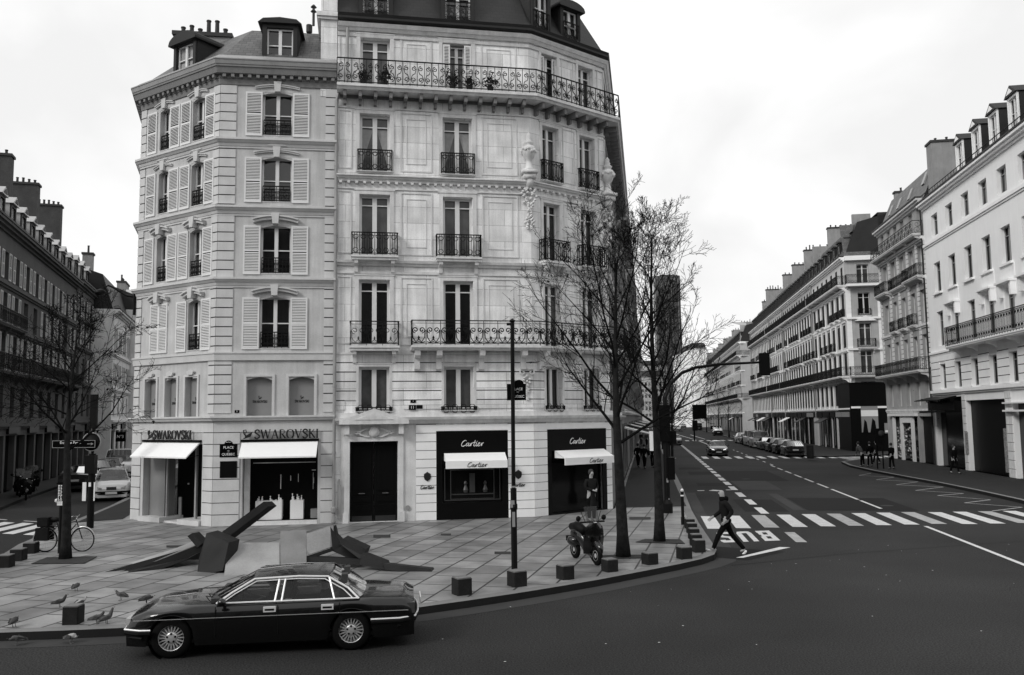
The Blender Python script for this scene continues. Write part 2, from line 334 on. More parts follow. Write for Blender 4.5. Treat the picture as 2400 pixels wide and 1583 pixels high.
def script(mb,x,z,h,wid,y0,y1,k=None,wt=1.):
    """slanting copperplate lettering C-a-r-t-i-e-r"""
    sh=.45; S=[]
    S.append([(.62,.86),(.56,1.0),(.38,.98),(.16,.72),(.06,.36),(.14,.06),(.36,.0),(.62,.18)])
    def a(o): return [[(o+.42,.50),(o+.26,.58),(o+.08,.40),(o+.04,.14),(o+.16,.02),(o+.34,.20),(o+.42,.50)],[(o+.42,.55),(o+.38,.12),(o+.46,.02),(o+.60,.16)]]
    def r(o): return [[(o,.16),(o+.12,.56),(o+.16,.34),(o+.12,.02)],[(o+.14,.36),(o+.26,.56),(o+.36,.52)]]
    S+=a(.66)+r(1.26)+[[(1.86,.98),(1.80,.4),(1.80,.06),(1.92,.0),(2.04,.14)],[(1.62,.60),(2.08,.66)]]
    S+=[[(2.12,.56),(2.10,.1),(2.18,.0),(2.32,.16)],[(2.16,.78),(2.19,.84)]]
    S+=[[(2.36,.26),(2.58,.38),(2.60,.54),(2.48,.58),(2.36,.40),(2.36,.10),(2.48,.0),(2.68,.14)]]+r(2.76)
    sx=wid/3.35
    for p in S:
        mb.ribbon([(x+(px+pz*sh*.45)*sx,z+pz*h) for px,pz in p],[h*(.055+.07*abs(math.sin(2.2*i+.8)))*wt for i in range(len(p))],y0,y1,k)
def text_mesh(s,size,ext=.004,shear=0.,bold=0.):
    c=bpy.data.curves.new('t','FONT'); c.body=s; c.size=size; c.extrude=ext; c.align_x='CENTER'; c.align_y='CENTER'; c.shear=shear; c.offset=bold
    o=bpy.data.objects.new('t',c); COL.objects.link(o); me=bpy.data.meshes.new_from_object(o.evaluated_get(bpy.context.evaluated_depsgraph_get())); bpy.data.objects.remove(o)
    me.transform(Matrix.Rotation(math.pi/2,4,'X')); return me
# ------------------------------------------------------------ ground, roads, pavements
def sheet(mb,pts,z,k=None): mb.poly([(x,y,z) for x,y in pts],k)
def slabpoly(mb,pts,z0,z1,k=0,ks=1):
    n=len(pts); s=sum(pts[i][0]*pts[(i+1)%n][1]-pts[(i+1)%n][0]*pts[i][1] for i in range(n))
    if s<0: pts=pts[::-1]
    mb.poly([(x,y,z1) for x,y in pts],k)
    for i in range(n):
        a,b=pts[i],pts[(i+1)%n]; mb.poly([(a[0],a[1],z0),(b[0],b[1],z0),(b[0],b[1],z1),(a[0],a[1],z1)],ks)
AZ=R(8.9); SV=Vector((math.sin(AZ),math.cos(AZ),0)); SN=Vector((math.cos(AZ),-math.sin(AZ),0))   # main street: along, across
def st(x0,y0,s,o=0): return (x0+SV.x*s+SN.x*o,y0+SV.y*s+SN.y*o)
m=MB(); sheet(m,[(-2500,-300),(2500,-300),(2500,5000),(-2500,5000)],0); struct('road',m,M_asph)
KT=[(-9.52,15.42),(-9.11,15.49),(-8.03,15.59),(-7.08,15.73),(-4.5,16.28),(-1.86,17.14),(-.93,17.72),(0,18.34),(.92,19.01),(1.88,19.75),(3.1,20.8),(4.1,21.7),(4.8,22.4),(5.3,23.1),(5.55,23.9),(5.75,25.3),(6.0,27.2),(6.35,29.8),(6.95,33.9),(8.5,43.3),st(8.5,43.3,250)]
kerb_in=lambda P,w:[P[i] for i in range(len(P))]
def offs(P,d):
    """offset polyline to its left by d, mitred"""
    P=[Vector((p[0],p[1])) for p in P]; out=[]
    for i in range(len(P)):
        a=(P[i]-P[i-1]).normalized() if i>0 else None; b=(P[i+1]-P[i]).normalized() if i<len(P)-1 else None
        if a is None: a=b
        if b is None: b=a
        na=Vector((-a.y,a.x)); nb=Vector((-b.y,b.x)); n=(na+nb)
        n=n/max(.2,n.length_squared)*2 if n.length>1e-6 else na
        out.append((P[i].x+n.x*d,P[i].y+n.y*d))
    return out
LK=[(-12.6,15.6),(-13.3,17.2),(-13.6,20),(-13.9,22.6),(-14.5,24.6),(-15.2,26.6),(-15.7,28.7),(-16.5,31.8),(-17.2,35),(-18.0,38.5),(-19.0,42.2),(-31,80),(-46,125)]
kl=[(-12.6,15.6),(-11.6,15.2),(-10.5,15.25)]+KT
m=MB()
inner=offs(kl,.3); n=len(kl)
wallback=[st(4.06,34.96,250),(4.06,34.96),(.79,32.34),(-6.45,31.04),(-10.62,30.45),(-14.65,33.08),(-27,72),(-42,120)]
li=offs(LK,-.25)
slabpoly(m,inner[1:]+wallback+li[::-1][:-1],-.05,.14)
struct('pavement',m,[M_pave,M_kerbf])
m=MB()
for P,Q in ((kl,inner),(LK,li)):
    for i in range(len(P)-1):
        a,b,c,d=P[i],P[i+1],Q[i+1],Q[i]
        m.poly([(a[0],a[1],.146),(b[0],b[1],.146),(c[0],c[1],.146),(d[0],d[1],.146)],0)
        m.poly([(a[0],a[1],-.02),(b[0],b[1],-.02),(b[0],b[1],.146),(a[0],a[1],.146)],1)
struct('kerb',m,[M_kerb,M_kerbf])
# asphalt-topped part of the pavement further up the street, behind the second tree
m=MB(); a=[(4.25,35.2),(7.05,35.4),(8.2,43.2),st(8.2,43.2,250),st(4.2,35.2,262)]; sheet(m,a,.150)
sheet(m,[(-15.0,33.2),(-16.3,32.2),(-18.6,41.8),(-27.5,70),(-24,66)],.150); struct('asphalt_pavement',m,M_pav2)
# right-hand pavement
KR=[(17.5,18),(18.8,26),(20.0,31.5),(21.3,36.4),(22.0,41),(22.6,46),(23.0,51),(23.5,56.5),(24.3,62.3),(25.6,67.3),(28.5,71.0),(34,73.6)]
KR2=[(34,78.5),(28.5,77.2),(26.9,77.8),(26.8,80),st(26.8,80,220)]
for P,back in ((KR,[(33,72.8),(24,20)]),(KR2,[st(36,80,220),(40,80)])):
    m=MB(); q=offs(P,-.22); slabpoly(m,q+back,-.05,.14)
    for i in range(len(P)-1):
        a,b,c,d=P[i],P[i+1],q[i+1],q[i]
        m.poly([(a[0],a[1],.146),(b[0],b[1],.146),(c[0],c[1],.146),(d[0],d[1],.146)],2); m.poly([(a[0],a[1],-.02),(b[0],b[1],-.02),(b[0],b[1],.146),(a[0],a[1],.146)],1)
    struct('pavement_across_street',m,[M_pav2,M_kerbf,M_kerb])
# left street's far pavement
P=[(-20.4,32),(-22.9,38.55),(-25.0,44.6),(-27.0,51),(-34,75),(-45,110)]; m=MB(); slabpoly(m,P+[(-50,110),(-33,32)],-.05,.14); struct('pavement_side_street',m,[M_pav2,M_kerbf])
# gutter strip and repairs in the asphalt
m=MB()
g0=offs(kl,-.02); g1=offs(kl,-.55)
for i in range(len(kl)-1):
    if i<len(kl)-2: m.poly([(*g0[i],.004),(*g0[i+1],.004),(*g1[i+1],.004),(*g1[i],.004)],0)
def rect(x,y,l,w_,z=.004,k=0):
    p=Vector((x,y,0)); a=p+SV*l; m.poly([(p.x,p.y,z),(p.x+SN.x*w_,p.y+SN.y*w_,z),(a.x+SN.x*w_,a.y+SN.y*w_,z),(a.x,a.y,z)],k)
rect(11.2,34.7,7.5,.45,.008,0); rect(11.75,44.5,6.2,2.0,.008,0); rect(7.6,26.2,3.2,.0+.02,.008,0)
for x,y,l,wd in ((10.1,47.3,2.2,1.5),(11.5,56.4,3.2,1.5),(11.9,62,2.5,1.6),(9.2,34.5,5,1.7),(11.75,34.6,5.4,4.2),(12.6,50.5,9.5,3.4)): rect(x,y,l,wd,.006,1)
rs=random.Random(77)
for i in range(7):
    x,y=rs.uniform(-4,16),rs.uniform(14,26)
    if y>kl[0][1]+max(0,x+9)*.62: continue
    a_=rs.uniform(0,3); w_=rs.uniform(.5,1.6)
    m.poly([(x+w_*math.cos(a_+k*math.pi/2),y+w_*.8*math.sin(a_+k*math.pi/2),.003+.0004*i) for k in range(4)],1)
for x,y in ((15.5,36.0),(14.0,52)): m.poly([(x+.32*math.cos(k*math.pi/8),y+.32*math.sin(k*math.pi/8),.009) for k in range(16)],1); m.poly([(x+.26*math.cos(k*math.pi/8),y+.26*math.sin(k*math.pi/8),.011) for k in range(16)],0)
def seam(ps,w_=.035):
    for a,b in zip(ps,ps[1:]):
        d=Vector((b[0]-a[0],b[1]-a[1],0)).normalized(); n_=Vector((-d.y,d.x,0))*w_; m.poly([(a[0]+n_.x,a[1]+n_.y,.0105),(b[0]+n_.x,b[1]+n_.y,.0105),(b[0]-n_.x,b[1]-n_.y,.0105),(a[0]-n_.x,a[1]-n_.y,.0105)],1)
for _ in range(4):
    x,y=rs.uniform(2,17),rs.uniform(15,34); ps=[(x,y)]; 
    if x<6.5: y=min(y,14.5+x*.55); ps=[(x,y)]
    for k in range(10): x+=rs.uniform(-.25,.35)+.3; y+=rs.uniform(-.3,.3); ps.append((x,y))
    seam(ps,.005)
seam([(5.5,22.2),(9,23.8),(14.5,25.6),(22,27)],.012)
struct('asphalt_repairs',m,[M_patchl,M_patchd])
m=MB()
for i in range(90):
    x,y=rs.uniform(-3,17),rs.uniform(12.5,27)
    if y>14.8+max(0,x+6)*.62: continue
    s_=rs.uniform(.008,.022); m.poly([(x-s_,y,.009),(x,y-s_*.7,.009),(x+s_*1.2,y,.009),(x,y+s_,.009)])
o=part('litter_specks',m,M_plinth,None); tag(o,'tiny pale specks of grit and litter scattered on the asphalt','litter',kind='stuff')
# ------------------------------------------------------------ painted markings
Z=.012
def q4(mb,p,l,w_,k=0,z=Z,skew=0):
    p=Vector((p[0],p[1],0)); a=p+SV*l+SN*skew; mb.poly([(p.x,p.y,z),(p.x+SN.x*w_,p.y+SN.y*w_,z),(a.x+SN.x*w_,a.y+SN.y*w_,z),(a.x,a.y,z)],k)
m=MB()
for i in range(-2,14):
    x=8.5+.983*i; y=29.5+.068*i-(.09*i if i>6 else 0)*.3; q4(m,(x,y),3.7,.5,0 if i%3 else 1)
struct('crosswalk',m,[M_paint,M_paintw])
m=MB()
for i in range(-3,14):
    if i in (1,2): pass
    p=st(20.0,76.7,0,i*1.0); q4(m,p,4.2,.5,0)
for i in range(-4,10): p=st(31,132,0,i*1.1); q4(m,p,4.5,.55,0)
for i in range(8): p=st(28.0,72.3,0,0); m.poly([(p[0]+.2+i*.1,p[1]+i*.75,Z),(p[0]+4,p[1]+i*.75-.3,Z),(p[0]+4,p[1]+i*.75+.05,Z),(p[0]+.2+i*.1,p[1]+i*.75+.35,Z)],0)
struct('crosswalk_far',m,[M_paint])
m=MB()
for i in range(5):
    x=-17.0-1.0*i*.93; y=30.0+.35*i; m.poly([(x,y,Z),(x+.5,y-.2,Z),(x+1.1-.7,y+2.6,Z),(x+.4-.6,y+2.9,Z)],0)
m.poly([(-19.4,34.2,Z),(-18.2,33.6,Z),(-18.2,33.72,Z),(-19.4,34.32,Z)],0); m.poly([(-21.8,35.4,Z),(-20.3,34.6,Z),(-20.3,34.72,Z),(-21.8,35.52,Z)],0)
struct('crosswalk_side_street',m,[M_paint])
m=MB(); x,y=9.53,33.62
q=[(9.58,33.64),(10.1,37.1),(10.6,40.65),(11.2,44.4),(11.72,47.7),(12.22,51.0),(12.75,54.3),(13.27,57.6),(13.8,60.9),(14.32,64.2),(14.84,67.5),(15.36,70.8),(15.88,74.1),(16.4,77.4)]
for p in q: q4(m,p,2.3,.32)
for i in range(14): q4(m,st(16.9,80.5,i*2.6),1.6,.32)
q4(m,(8.44,26.05),2.25,.32,1); 
struct('bus_lane_line',m,[M_paint,M_paintw])
m=MB(); 
q4(m,(12.15,18.6),10.9,.14); c0=Vector((14.72,35,0))
q4(m,(14.1,31.0),8.0,.001)
for s,l in ((0,3.4),(3.8,5.6),(10.3,2.8),(14.2,2.8),(18,2.6),(21.8,2.4),(25.5,2.3),(29,2.2)): q4(m,st(14.72,34.9,s),l,.13)
for i in range(8): q4(m,st(19.8,66,i*4.2),1.6,.12)
a=Vector((24.4,106.6,0)); 
for p,q_ in (((24.4,104),(28.6,133)),((24.6,104),(31.0,134)),((29.3,138),(33.8,175)),((31.6,142),(36.6,178))): 
    m.poly([(p[0],p[1],Z),(p[0]+.2,p[1],Z),(q_[0]+.25,q_[1],Z),(q_[0],q_[1],Z)],0)
struct('centre_line',m,[M_paint])
m=MB(); m.poly([(5.93,23.36,Z),(6.12,23.34,Z),(7.95,25.05,Z),(7.66,25.14,Z)],0)
zz=[(18.5,33.5),(20.4,34.7),(19.05,36.6),(20.85,37.8),(19.6,40.0),(21.3,40.9),(19.9,42.8),(22.2,44.6),(20.5,46.3),(22.6,48.2),(21.0,50.0),(22.9,51.9),(21.5,53.7),(23.0,55.5)]
for a,b in zip(zz,zz[1:]): m.poly([(a[0],a[1],Z),(a[0]+.02,a[1]+.13,Z),(b[0]+.02,b[1]+.13,Z),(b[0],b[1],Z)],1)
m.poly([(9.4,44.1,Z),(9.75,44.15,Z),(9.78,44.45,Z),(9.4,44.4,Z)],0); m.poly([(10.9,44.3,Z),(11.25,44.35,Z),(11.27,44.65,Z),(10.92,44.6,Z)],0)
m.poly([(9.95,44.15,Z),(10.3,43.8,Z),(10.65,44.25,Z),(10.3,44.7,Z)],0)
m.poly([(14.4,78.6,Z),(14.9,78.6,Z),(14.75,80.5,Z)],0)
struct('road_markings',m,[M_paint,M_paintw])
# BUS lettering, read by drivers coming down the lane (upside down from here)
m=MB(); O=Vector((8.09,26.44,0)); ex=Vector((6.22-8.09,26.12-26.44,0)); ey=Vector((8.42-8.09,28.72-26.44,0))
def LP(pts): m.poly([tuple(O+ex*x+ey*y+Vector((0,0,Z))) for x,y in pts],0)
def LR(x0,x1,y0,y1): LP([(x0,y0),(x1,y0),(x1,y1),(x0,y1)])
# letters run from O (B) towards S; y=0 is the near edge = top of the letters seen by the driver... 
LR(0,.09,0,1); LR(.09,.26,0,.2); LR(.09,.23,.42,.60); LR(.09,.26,.82,1); LR(.17,.26,.2,.42); LR(.17,.25,.60,.82)
LR(.36,.45,.0,.82); LR(.54,.63,.0,.82); LP([(.36,.82),(.63,.82),(.60,.98),(.54,1),(.45,1),(.39,.98)])
LP([(.72,.0),(.96,.0),(.99,.12),(.99,.24),(.90,.24),(.90,.18),(.72,.20),(.715,.1)]); 
LP([(.72,.2),(.81,.2),(.83,.42),(.98,.52),(.99,.8),(.90,.82),(.88,.62),(.73,.5)]); LP([(.73,.80),(.99,.80),(.97,.97),(.90,1),(.76,1),(.73,.92)])
struct('bus_lettering',m,[M_paint])
# ------------------------------------------------------------ mitred bands round corners
def band(mb,P,z0,z1,pr0,pr1=None,k=None,inn=-.06,mi=None,ends=True):
    """solid band along facade polyline P (outside is to the right of travel)"""
    pr1=pr0 if pr1 is None else pr1
    a=offs(P,-pr0); b=offs(P,-pr1); c=offs(P,-inn)
    for i in range(len(P)-1):
        A0,A1,B0,B1,C0,C1=a[i],a[i+1],b[i],b[i+1],c[i],c[i+1]
        mb.poly([(*A0,z0),(*A1,z0),(*B1,z1),(*B0,z1)],k); mb.poly([(*B0,z1),(*B1,z1),(*C1,z1),(*C0,z1)],k); mb.poly([(*A0,z0),(*C0,z0),(*C1,z0),(*A1,z0)],k)
    if ends:
        for i in (0,len(P)-1): mb.poly([(*a[i],z0),(*b[i],z1),(*c[i],z1),(*c[i],z0)],k)
def skirt(mb,P,o0,z0,o1,z1,k=None):
    a=offs(P,-o0); b=offs(P,-o1)
    for i in range(len(P)-1): mb.poly([(*a[i],z0),(*a[i+1],z0),(*b[i+1],z1),(*b[i],z1)],k)
def WM(b): return Matrix.Translation(-b.location)
def arch_mould(mb,xc,z,w,rise,th=.10,pr=.12,wing=.0):
    n=10; ps=[(xc-w/2+w*i/n, z+rise*(1-(2*i/n-1)**2)) for i in range(n+1)]
    mb.ribbon(ps,th,-pr,0); mb.ribbon([(x,zz_+th*.9) for x,zz_ in ps],th*.6,-pr*1.5,0)
    mb.prism([(xc-.10,-.001,z+rise-.22),(xc+.10,-.001,z+rise-.22),(xc+.14,-.001,z+rise+.17),(xc-.14,-.001,z+rise+.17)],(0,-pr*1.7,0))
def dormer(b,fr,xc,z,w,h,dep=1.6,y=.1,kind='flat',mats=None,wh=None,gm=None,label=None):
    """dormer part > window_frame, pane"""
    m=MB(); a=w/2; j=.16
    m.box(-a,-a+j,0,dep,0,h,0); m.box(a-j,a,0,dep,0,h,0); m.box(-a+j,a-j,0,dep,h-.14,h,0); m.box(-a+j,a-j,.02,dep,-.02,.05,0)
    m.box(-a+j,a-j,.3,.34,0,h-.1,0)
    for s_ in (-1,1): m.box(min(s_*a,s_*(a+.025)),max(s_*a,s_*(a+.025)),.08,dep,0,h,1)
    if kind=='gable':
        m.prism([(-a-.12,-.12,h),(a+.12,-.12,h),(0,-.12,h+w*.42)],(0,dep,0),1); m.prism([(-a*.6,-.13,h+.09),(a*.6,-.13,h+.09),(0,-.13,h+w*.30)],(0,-.02,0),0)
    elif kind=='round':
        ps=[(-a-.15,h-.12)]+[(-(a+.15)*math.cos(math.pi*i/8),h-.05+w*.26*math.sin(math.pi*i/8)) for i in range(9)]+[(a+.15,h-.12)]
        m.prism([(x,-.15,zz_) for x,zz_ in ps],(0,dep,0),1)
    else: m.prism([(-a-.16,-.14,h),(a+.16,-.14,h),(a*.8+.1,-.14,h+.16),(0,-.14,h+.22),(-a*.8-.1,-.14,h+.16)],(0,dep,0),1)
    o=fput('dormer',m.mesh('dormer'),mats or [M_zincd,M_zincd],b,fr,xc,y,z,label=label); fixn(o.data)
    me,pe=wmesh(w-2*j,h-.2,dep=.12,mull=.12,tr=.5); link('window_frame',me,M_wpaint,o,(0,0,.05)); link('pane',pe,gm or M_glass,o,(0,0,.05))
    return o
def chimney(b,fr,x0,x1,y0,y1,z0,z1,npot=6,axis='x',seed=1,mats=None,label=None):
    m=MB(); m.box(x0,x1,y0,y1,z0,z1,0); m.box(x0-.08,x1+.08,y0-.08,y1+.08,z1-.14,z1+.02,1)
    rs=random.Random(seed)
    if npot:
        if axis=='x': pots(m,x0+.1,x1-.1,(y0+y1)/2,z1+.02,npot,rs)
        else: pots(m,y0+.1,y1-.1,(x0+x1)/2,z1+.02,npot,rs,axis='y')
    o=fput('chimney',m.mesh('chimney'),mats or [M_chim,M_pot],b,fr,0,0,0,label=label); fixn(o.data); return o
# ================================================================= building A (crystal shop)
PA=[(-14.65,33.08),(-10.62,30.45),(-6.45,31.04)]; PB=[(-6.45,31.04),(.77,32.34),(3.94,34.86)]
Aside=(-14.65-4.6,33.08+14); 
FW=Fr(PA[0],PA[1]); FA=Fr(PA[1],PA[2]); FB=Fr(PB[0],PB[1]); FC=Fr(PB[1],PB[2]); FE=Fr(Aside,PA[0])
Dend=st(3.94,34.86,16); FD=Fr(PB[2],Dend)
A=thing('corner_building','grey stone corner building with white louvred shutters and two crystal shop awnings at ground level','building',(-10.62,30.45,0))
LW,LA,LB,LC=FW.L,FA.L,FB.L,FC.L
fl=[(6.42,8.3),(9.15,10.95),(11.82,13.5),(14.32,15.98)]
opsA=[(1.5,2.58,a,b) for a,b in fl]+[(1.1,1.98,3.98,5.4),(2.58,3.46,3.98,5.4),(1.0,3.62,.14,3.02)]
opsW=[(1.18,1.84,a,b) for a,b in fl[1:]]+[(3.2,3.95,a,b) for a,b in fl]+[(.93,2.0,6.42,8.3)]+[(.74,1.42,3.98,5.45),(1.98,2.66,3.98,5.45),(3.18,3.86,3.98,5.45),(.72,4.2,.14,3.02)]
T=WM(A); m=MB(); m.M=FA.mtx(A.location); wall(m,0,LA,0,16.6,opsA)
m.M=FW.mtx(A.location); wall(m,0,LW,0,16.6,opsW); m.M=FE.mtx(A.location); wall(m,0,FE.L,0,16.6,[])
# body behind
m.M=T; m.poly([(*Aside,16.6),(*PA[0],16.6),(*PA[1],16.6),(*PA[2],16.6),(-8,46,16.6)])
# spandrels that round the window heads
for F,ops in ((FA,opsA[:6]),(FW,opsW[:10])):
    m.M=F.mtx(A.location)
    for a,b,c,e in ops:
        w_=b-a; r_=.11 if w_>.7 else .09
        for s in (0,1):
            xx=lambda t:(a+t*w_ if s==0 else b-t*w_)
            m.prism([(xx(0),.01,e),(xx(0),.01,e-r_),(xx(.2),.01,e-r_*.45),(xx(.45),.01,e-.005),(xx(.45),.01,e)],(0,.1,0))
wA=part('wall',m,M_stA,A)
# courses and quoins
m=MB(); gops=[(.9,3.72,0,3.16)]; m.M=FA.mtx(A.location)
courses(m,.0,LA,.14,3.84,.43,gops,.028,.03); courses(m,0,.57,4.1,16.2,.345,[],.04,.035); courses(m,LA-.42,LA,4.1,16.2,.345,[],.04,.035)
m.M=FW.mtx(A.location); courses(m,0,LW,.14,3.84,.43,[(.55,4.25,0,3.16)],.028,.03); courses(m,LW-.36,LW,4.1,16.2,.345,[],.04,.035); courses(m,0,.34,4.1,16.2,.345,[],.04,.035)
part('stone_courses',m,[M_stAs,M_groove],A)
m=MB(); m.M=T; PX=[Aside]+PA
for z,hh in ((14.0,.2),(11.47,.2),(8.83,.2)):
    band(m,PX,z,z+.09,.13,.2); band(m,PX,z+.09,z+.17,.22); band(m,PX,z-.12,z-.001,.06,.10); band(m,PX,z-.19,z-.125,.04)
band(m,PX,6.0,6.24,.08,.10); band(m,PX,6.24,6.3,.13); band(m,PX,3.84,3.95,.14,.2); band(m,PX,3.95,4.01,.24)
for F,xs in ((FA,[2.04]),(FW,[1.5,3.55])):
    m.M=F.mtx(A.location)
    for x in xs:
        for (a,e),r_ in zip(fl,(.14,.13,.10,.10)):
            ww=1.62 if F is FA else 1.15; arch_mould(m,x,e+.12,ww,r_,.09 if e<12 else .05,.14 if e<12 else .07)
            if 11<e<14: m.prism([(x-.36,-.02,e+.42),(x+.36,-.02,e+.42),(x+.1,-.02,e+.58),(x-.1,-.02,e+.58)],(0,-.08,0))
m.M=FA.mtx(A.location)
for a,b,c,e in opsA[4:6]:
    for p,q_,r_,s_ in ((a-.1,a-.01,c,e+.1),(b+.01,b+.1,c,e+.1),(a-.01,b+.01,e+.01,e+.1)): m.box(p,q_,-.05,.01,r_,s_)
m.M=FW.mtx(A.location)
for a,b,c,e in opsW[8:11]:
    for p,q_,r_,s_ in ((a-.1,a-.01,c,e+.08),(b+.01,b+.1,c,e+.08),(a-.01,b+.01,e+.01,e+.08)): m.box(p,q_,-.05,.01,r_,s_)
    m.prism([((a+b)/2-.14,-.03,e+.08),((a+b)/2+.14,-.03,e+.08),((a+b)/2+.2,-.03,e+.2),((a+b)/2,-.03,e+.27),((a+b)/2-.2,-.03,e+.2)],(0,-.09,0))
part('string_courses',m,M_stAs,A)
m=MB(); m.M=T
band(m,PX,16.2,16.42,.05,.08); band(m,PX,16.56,16.78,.27,.33); band(m,PX,16.42,16.56,.10); band(m,PX,16.78,16.86,.36)
for F in (FA,FW,FE):
    m.M=F.mtx(A.location); nn=int(F.L/.3)
    for i in range(nn): x=(i+.5)*F.L/nn; m.box(x-.06,x+.06,-.24,-.08,16.43,16.555)
part('cornice',m,mat('soot_shade_stone',.20,.85,.12,1.5,.1,20,streak=.1),A)
m=MB(); m.M=T; band(m,PX,16.862,17.02,.38,.42); band(m,PX,17.02,17.06,.44); part('gutter',m,M_zinc,A)
m=MB(); m.M=T; skirt(m,PX,.3,17.0,-2.0,19.25,0); r_=offs(PX,2.0); m.poly([(*p,19.25) for p in r_]+[(-8,46,19.3)],1)
skirt(m,PX,.36,17.062,.15,17.28,1); part('roof',m,[M_slate,M_zinc],A,fix=False)
for a,e in fl:
    i=fl.index((a,e)); window(A,FA,2.04,a,1.08,e-a,tr=.5,mull=.13)
    for x in (.90,2.60): shutter(A,FA,x,a-.02,.6,e-a+.0)
    window(A,FW,3.575,a,.75,e-a,tr=.5,mull=.10)
    if i>0:
        window(A,FW,1.51,a,.66,e-a,tr=.5,mull=.10)
        shutter(A,FW,.42,a-.02,.6,e-a); shutter(A,FW,1.86,a-.02,.6,e-a)
    else: shutter(A,FW,.93,a,.535,e-a,label='closed white shutter'); shutter(A,FW,1.465,a,.535,e-a,label='closed white shutter')
    shutter(A,FW,2.53,a-.02,.6,e-a); shutter(A,FW,3.98,a-.02,.56,e-a)
    balcony(A,FA,1.52,2.56,a,.62,.0,'panel',slab=0,mot=.26,brk=False,ret=False,name='window_guard'); 
    balcony(A,FW,3.22,3.93,a,.62,.0,'panel',slab=0,mot=.24,brk=False,ret=False)
    if i>0: balcony(A,FW,1.2,1.82,a,.62,.0,'panel',slab=0,mot=.22,brk=False,ret=False)
def swan(mb,x,z,h,y0,y1):
    mb.ribbon([(x,z+h*.55),(x+h*.12,z+h*.72),(x+h*.05,z+h*.95),(x-h*.18,z+h*.9),(x-h*.14,z+h*.6),(x+h*.05,z+h*.35),(x-.0*h,z+h*.1),(x-h*.25,z)],[.06*h,.09*h,.1*h,.1*h,.12*h,.16*h,.14*h,.04*h],y0,y1)
    mb.prism([(x,y0,z+h*.05),(x+h*.55,y0,z+h*.25),(x+h*.75,y0,z+h*.75),(x+h*.45,y0,z+h*.6),(x+h*.15,y0,z+h*.4)],(0,y1-y0,0))
for F,xc,w_ in ((FA,1.54,.88),(FA,3.02,.88),(FW,1.08,.68),(FW,2.32,.68),(FW,3.52,.68)):
    m=MB(); m.box(-w_/2,w_/2,.2,.24,0,1.45); o=part('blind_panel',m,M_blind,A,F.pt(xc,0,3.98)-A.location,F.a)
    t=MB(); strokes('SWAROVSKI',t,-.25 if w_>.7 else -.22,.50,.085,.5 if w_>.7 else .44,.192,.198,thick=.2,thin=.1); swan(t,-.03,.62,.13,.192,.198); part('lettering',t,M_letter,o)
# shop signs
for F,x0,wd,xs,sl_ in ((FA,1.42,2.22,1.12,.36),(FW,1.45,2.25,1.22,.36)):
    t=MB(); strokes('SWAROVSKI',t,x0,3.2,.31,wd,-.14,-.10,thick=.17,thin=.07); swan(t,xs-.02,3.19,.34,-.14,-.10); part('shop_sign_lettering',t,M_letter,A,FA.p*0 if False else (F.p-A.location),F.a)
for F,x0,x1 in ((FA,.98,3.62),(FW,.80,4.12)):
    o_=.75 if F is FA else .62
    m=MB(); m.prism([(x0,-.05,3.10),(x0,-o_,2.58),(x0,-o_,2.53),(x0,-.05,3.04)],(x1-x0,0,0),0); m.box(x0-.04,x1+.04,-.12,.0,3.09,3.17,1)
    for x in (x0+.1,x1-.1): m.tube([(x,-.03,2.62),(x,-o_+.03,2.55)],.015,4,1)
    part('awning',m,[M_canvas,M_black],A,F.p-A.location,F.a,label='white awning pulled out over the shop front')
# shop window (front): recess, glass, displays
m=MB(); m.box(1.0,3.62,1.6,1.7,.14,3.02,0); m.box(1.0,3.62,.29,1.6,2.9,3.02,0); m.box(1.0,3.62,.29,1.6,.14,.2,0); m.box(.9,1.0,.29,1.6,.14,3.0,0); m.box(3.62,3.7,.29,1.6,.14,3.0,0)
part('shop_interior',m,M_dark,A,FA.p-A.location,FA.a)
m=MB(); m.box(1.02,1.22,.3,.36,.18,2.9,0); m.box(1.02,3.6,.1,.34,.14,.26,0); m.box(1.3,3.5,.45,.47,2.30,2.325,0); part('shop_window_frame',m,M_trim,A,FA.p-A.location,FA.a)
m=MB(); m.box(1.4,2.32,.45,.85,.28,.95); m.box(2.62,3.08,.45,.85,.28,.95); m.box(3.34,3.58,.45,.8,.3,.62,1)
rs=random.Random(3)
for x in (1.46,1.5,1.6,1.62,1.9,1.95,2.1,2.2,2.25,2.28,2.68,2.72,2.85,2.9,3.0): 
    hh=rs.uniform(.04,.24); m.lathe([(.02,0),(.028,hh*.4),(.01,hh*.6),(.022,hh)],(x,.6,.95),6,2)
for x in (2.25,2.6,2.87,3.4,3.42): m.box(x,x+.014,.62,.64,1.3+rs.uniform(0,.4),1.62+rs.uniform(0,.4),2)
m.box(3.36,3.5,.6,.64,2.0,2.03,2)
part('display_plinths',m,[M_plinth,M_blind,M_canvasg],A,FA.p-A.location,FA.a)
# shop entrance (wing)
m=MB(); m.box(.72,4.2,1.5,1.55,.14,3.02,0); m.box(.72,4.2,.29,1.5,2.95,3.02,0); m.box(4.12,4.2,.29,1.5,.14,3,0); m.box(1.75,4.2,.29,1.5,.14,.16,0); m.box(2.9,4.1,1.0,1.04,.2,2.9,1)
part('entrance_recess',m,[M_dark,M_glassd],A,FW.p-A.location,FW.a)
m=MB(); m.box(.76,1.7,.26,.7,.14,2.98); part('entrance_wall',m,mat('side_panel_stone',.22,.6,.08,1.5),A,FW.p-A.location,FW.a)
m=MB(); 
for x in (1.78,3.48): m.box(x,x+.07,.25,.33,.3,2.96)
m.box(2.72,2.76,.8,.86,.3,2.9); m.box(2.60,2.62,.6,.66,1.5,1.56); m.box(1.86,2.0,.75,.8,.3,1.0)
part('door_posts',m,M_zinc,A,FW.p-A.location,FW.a)
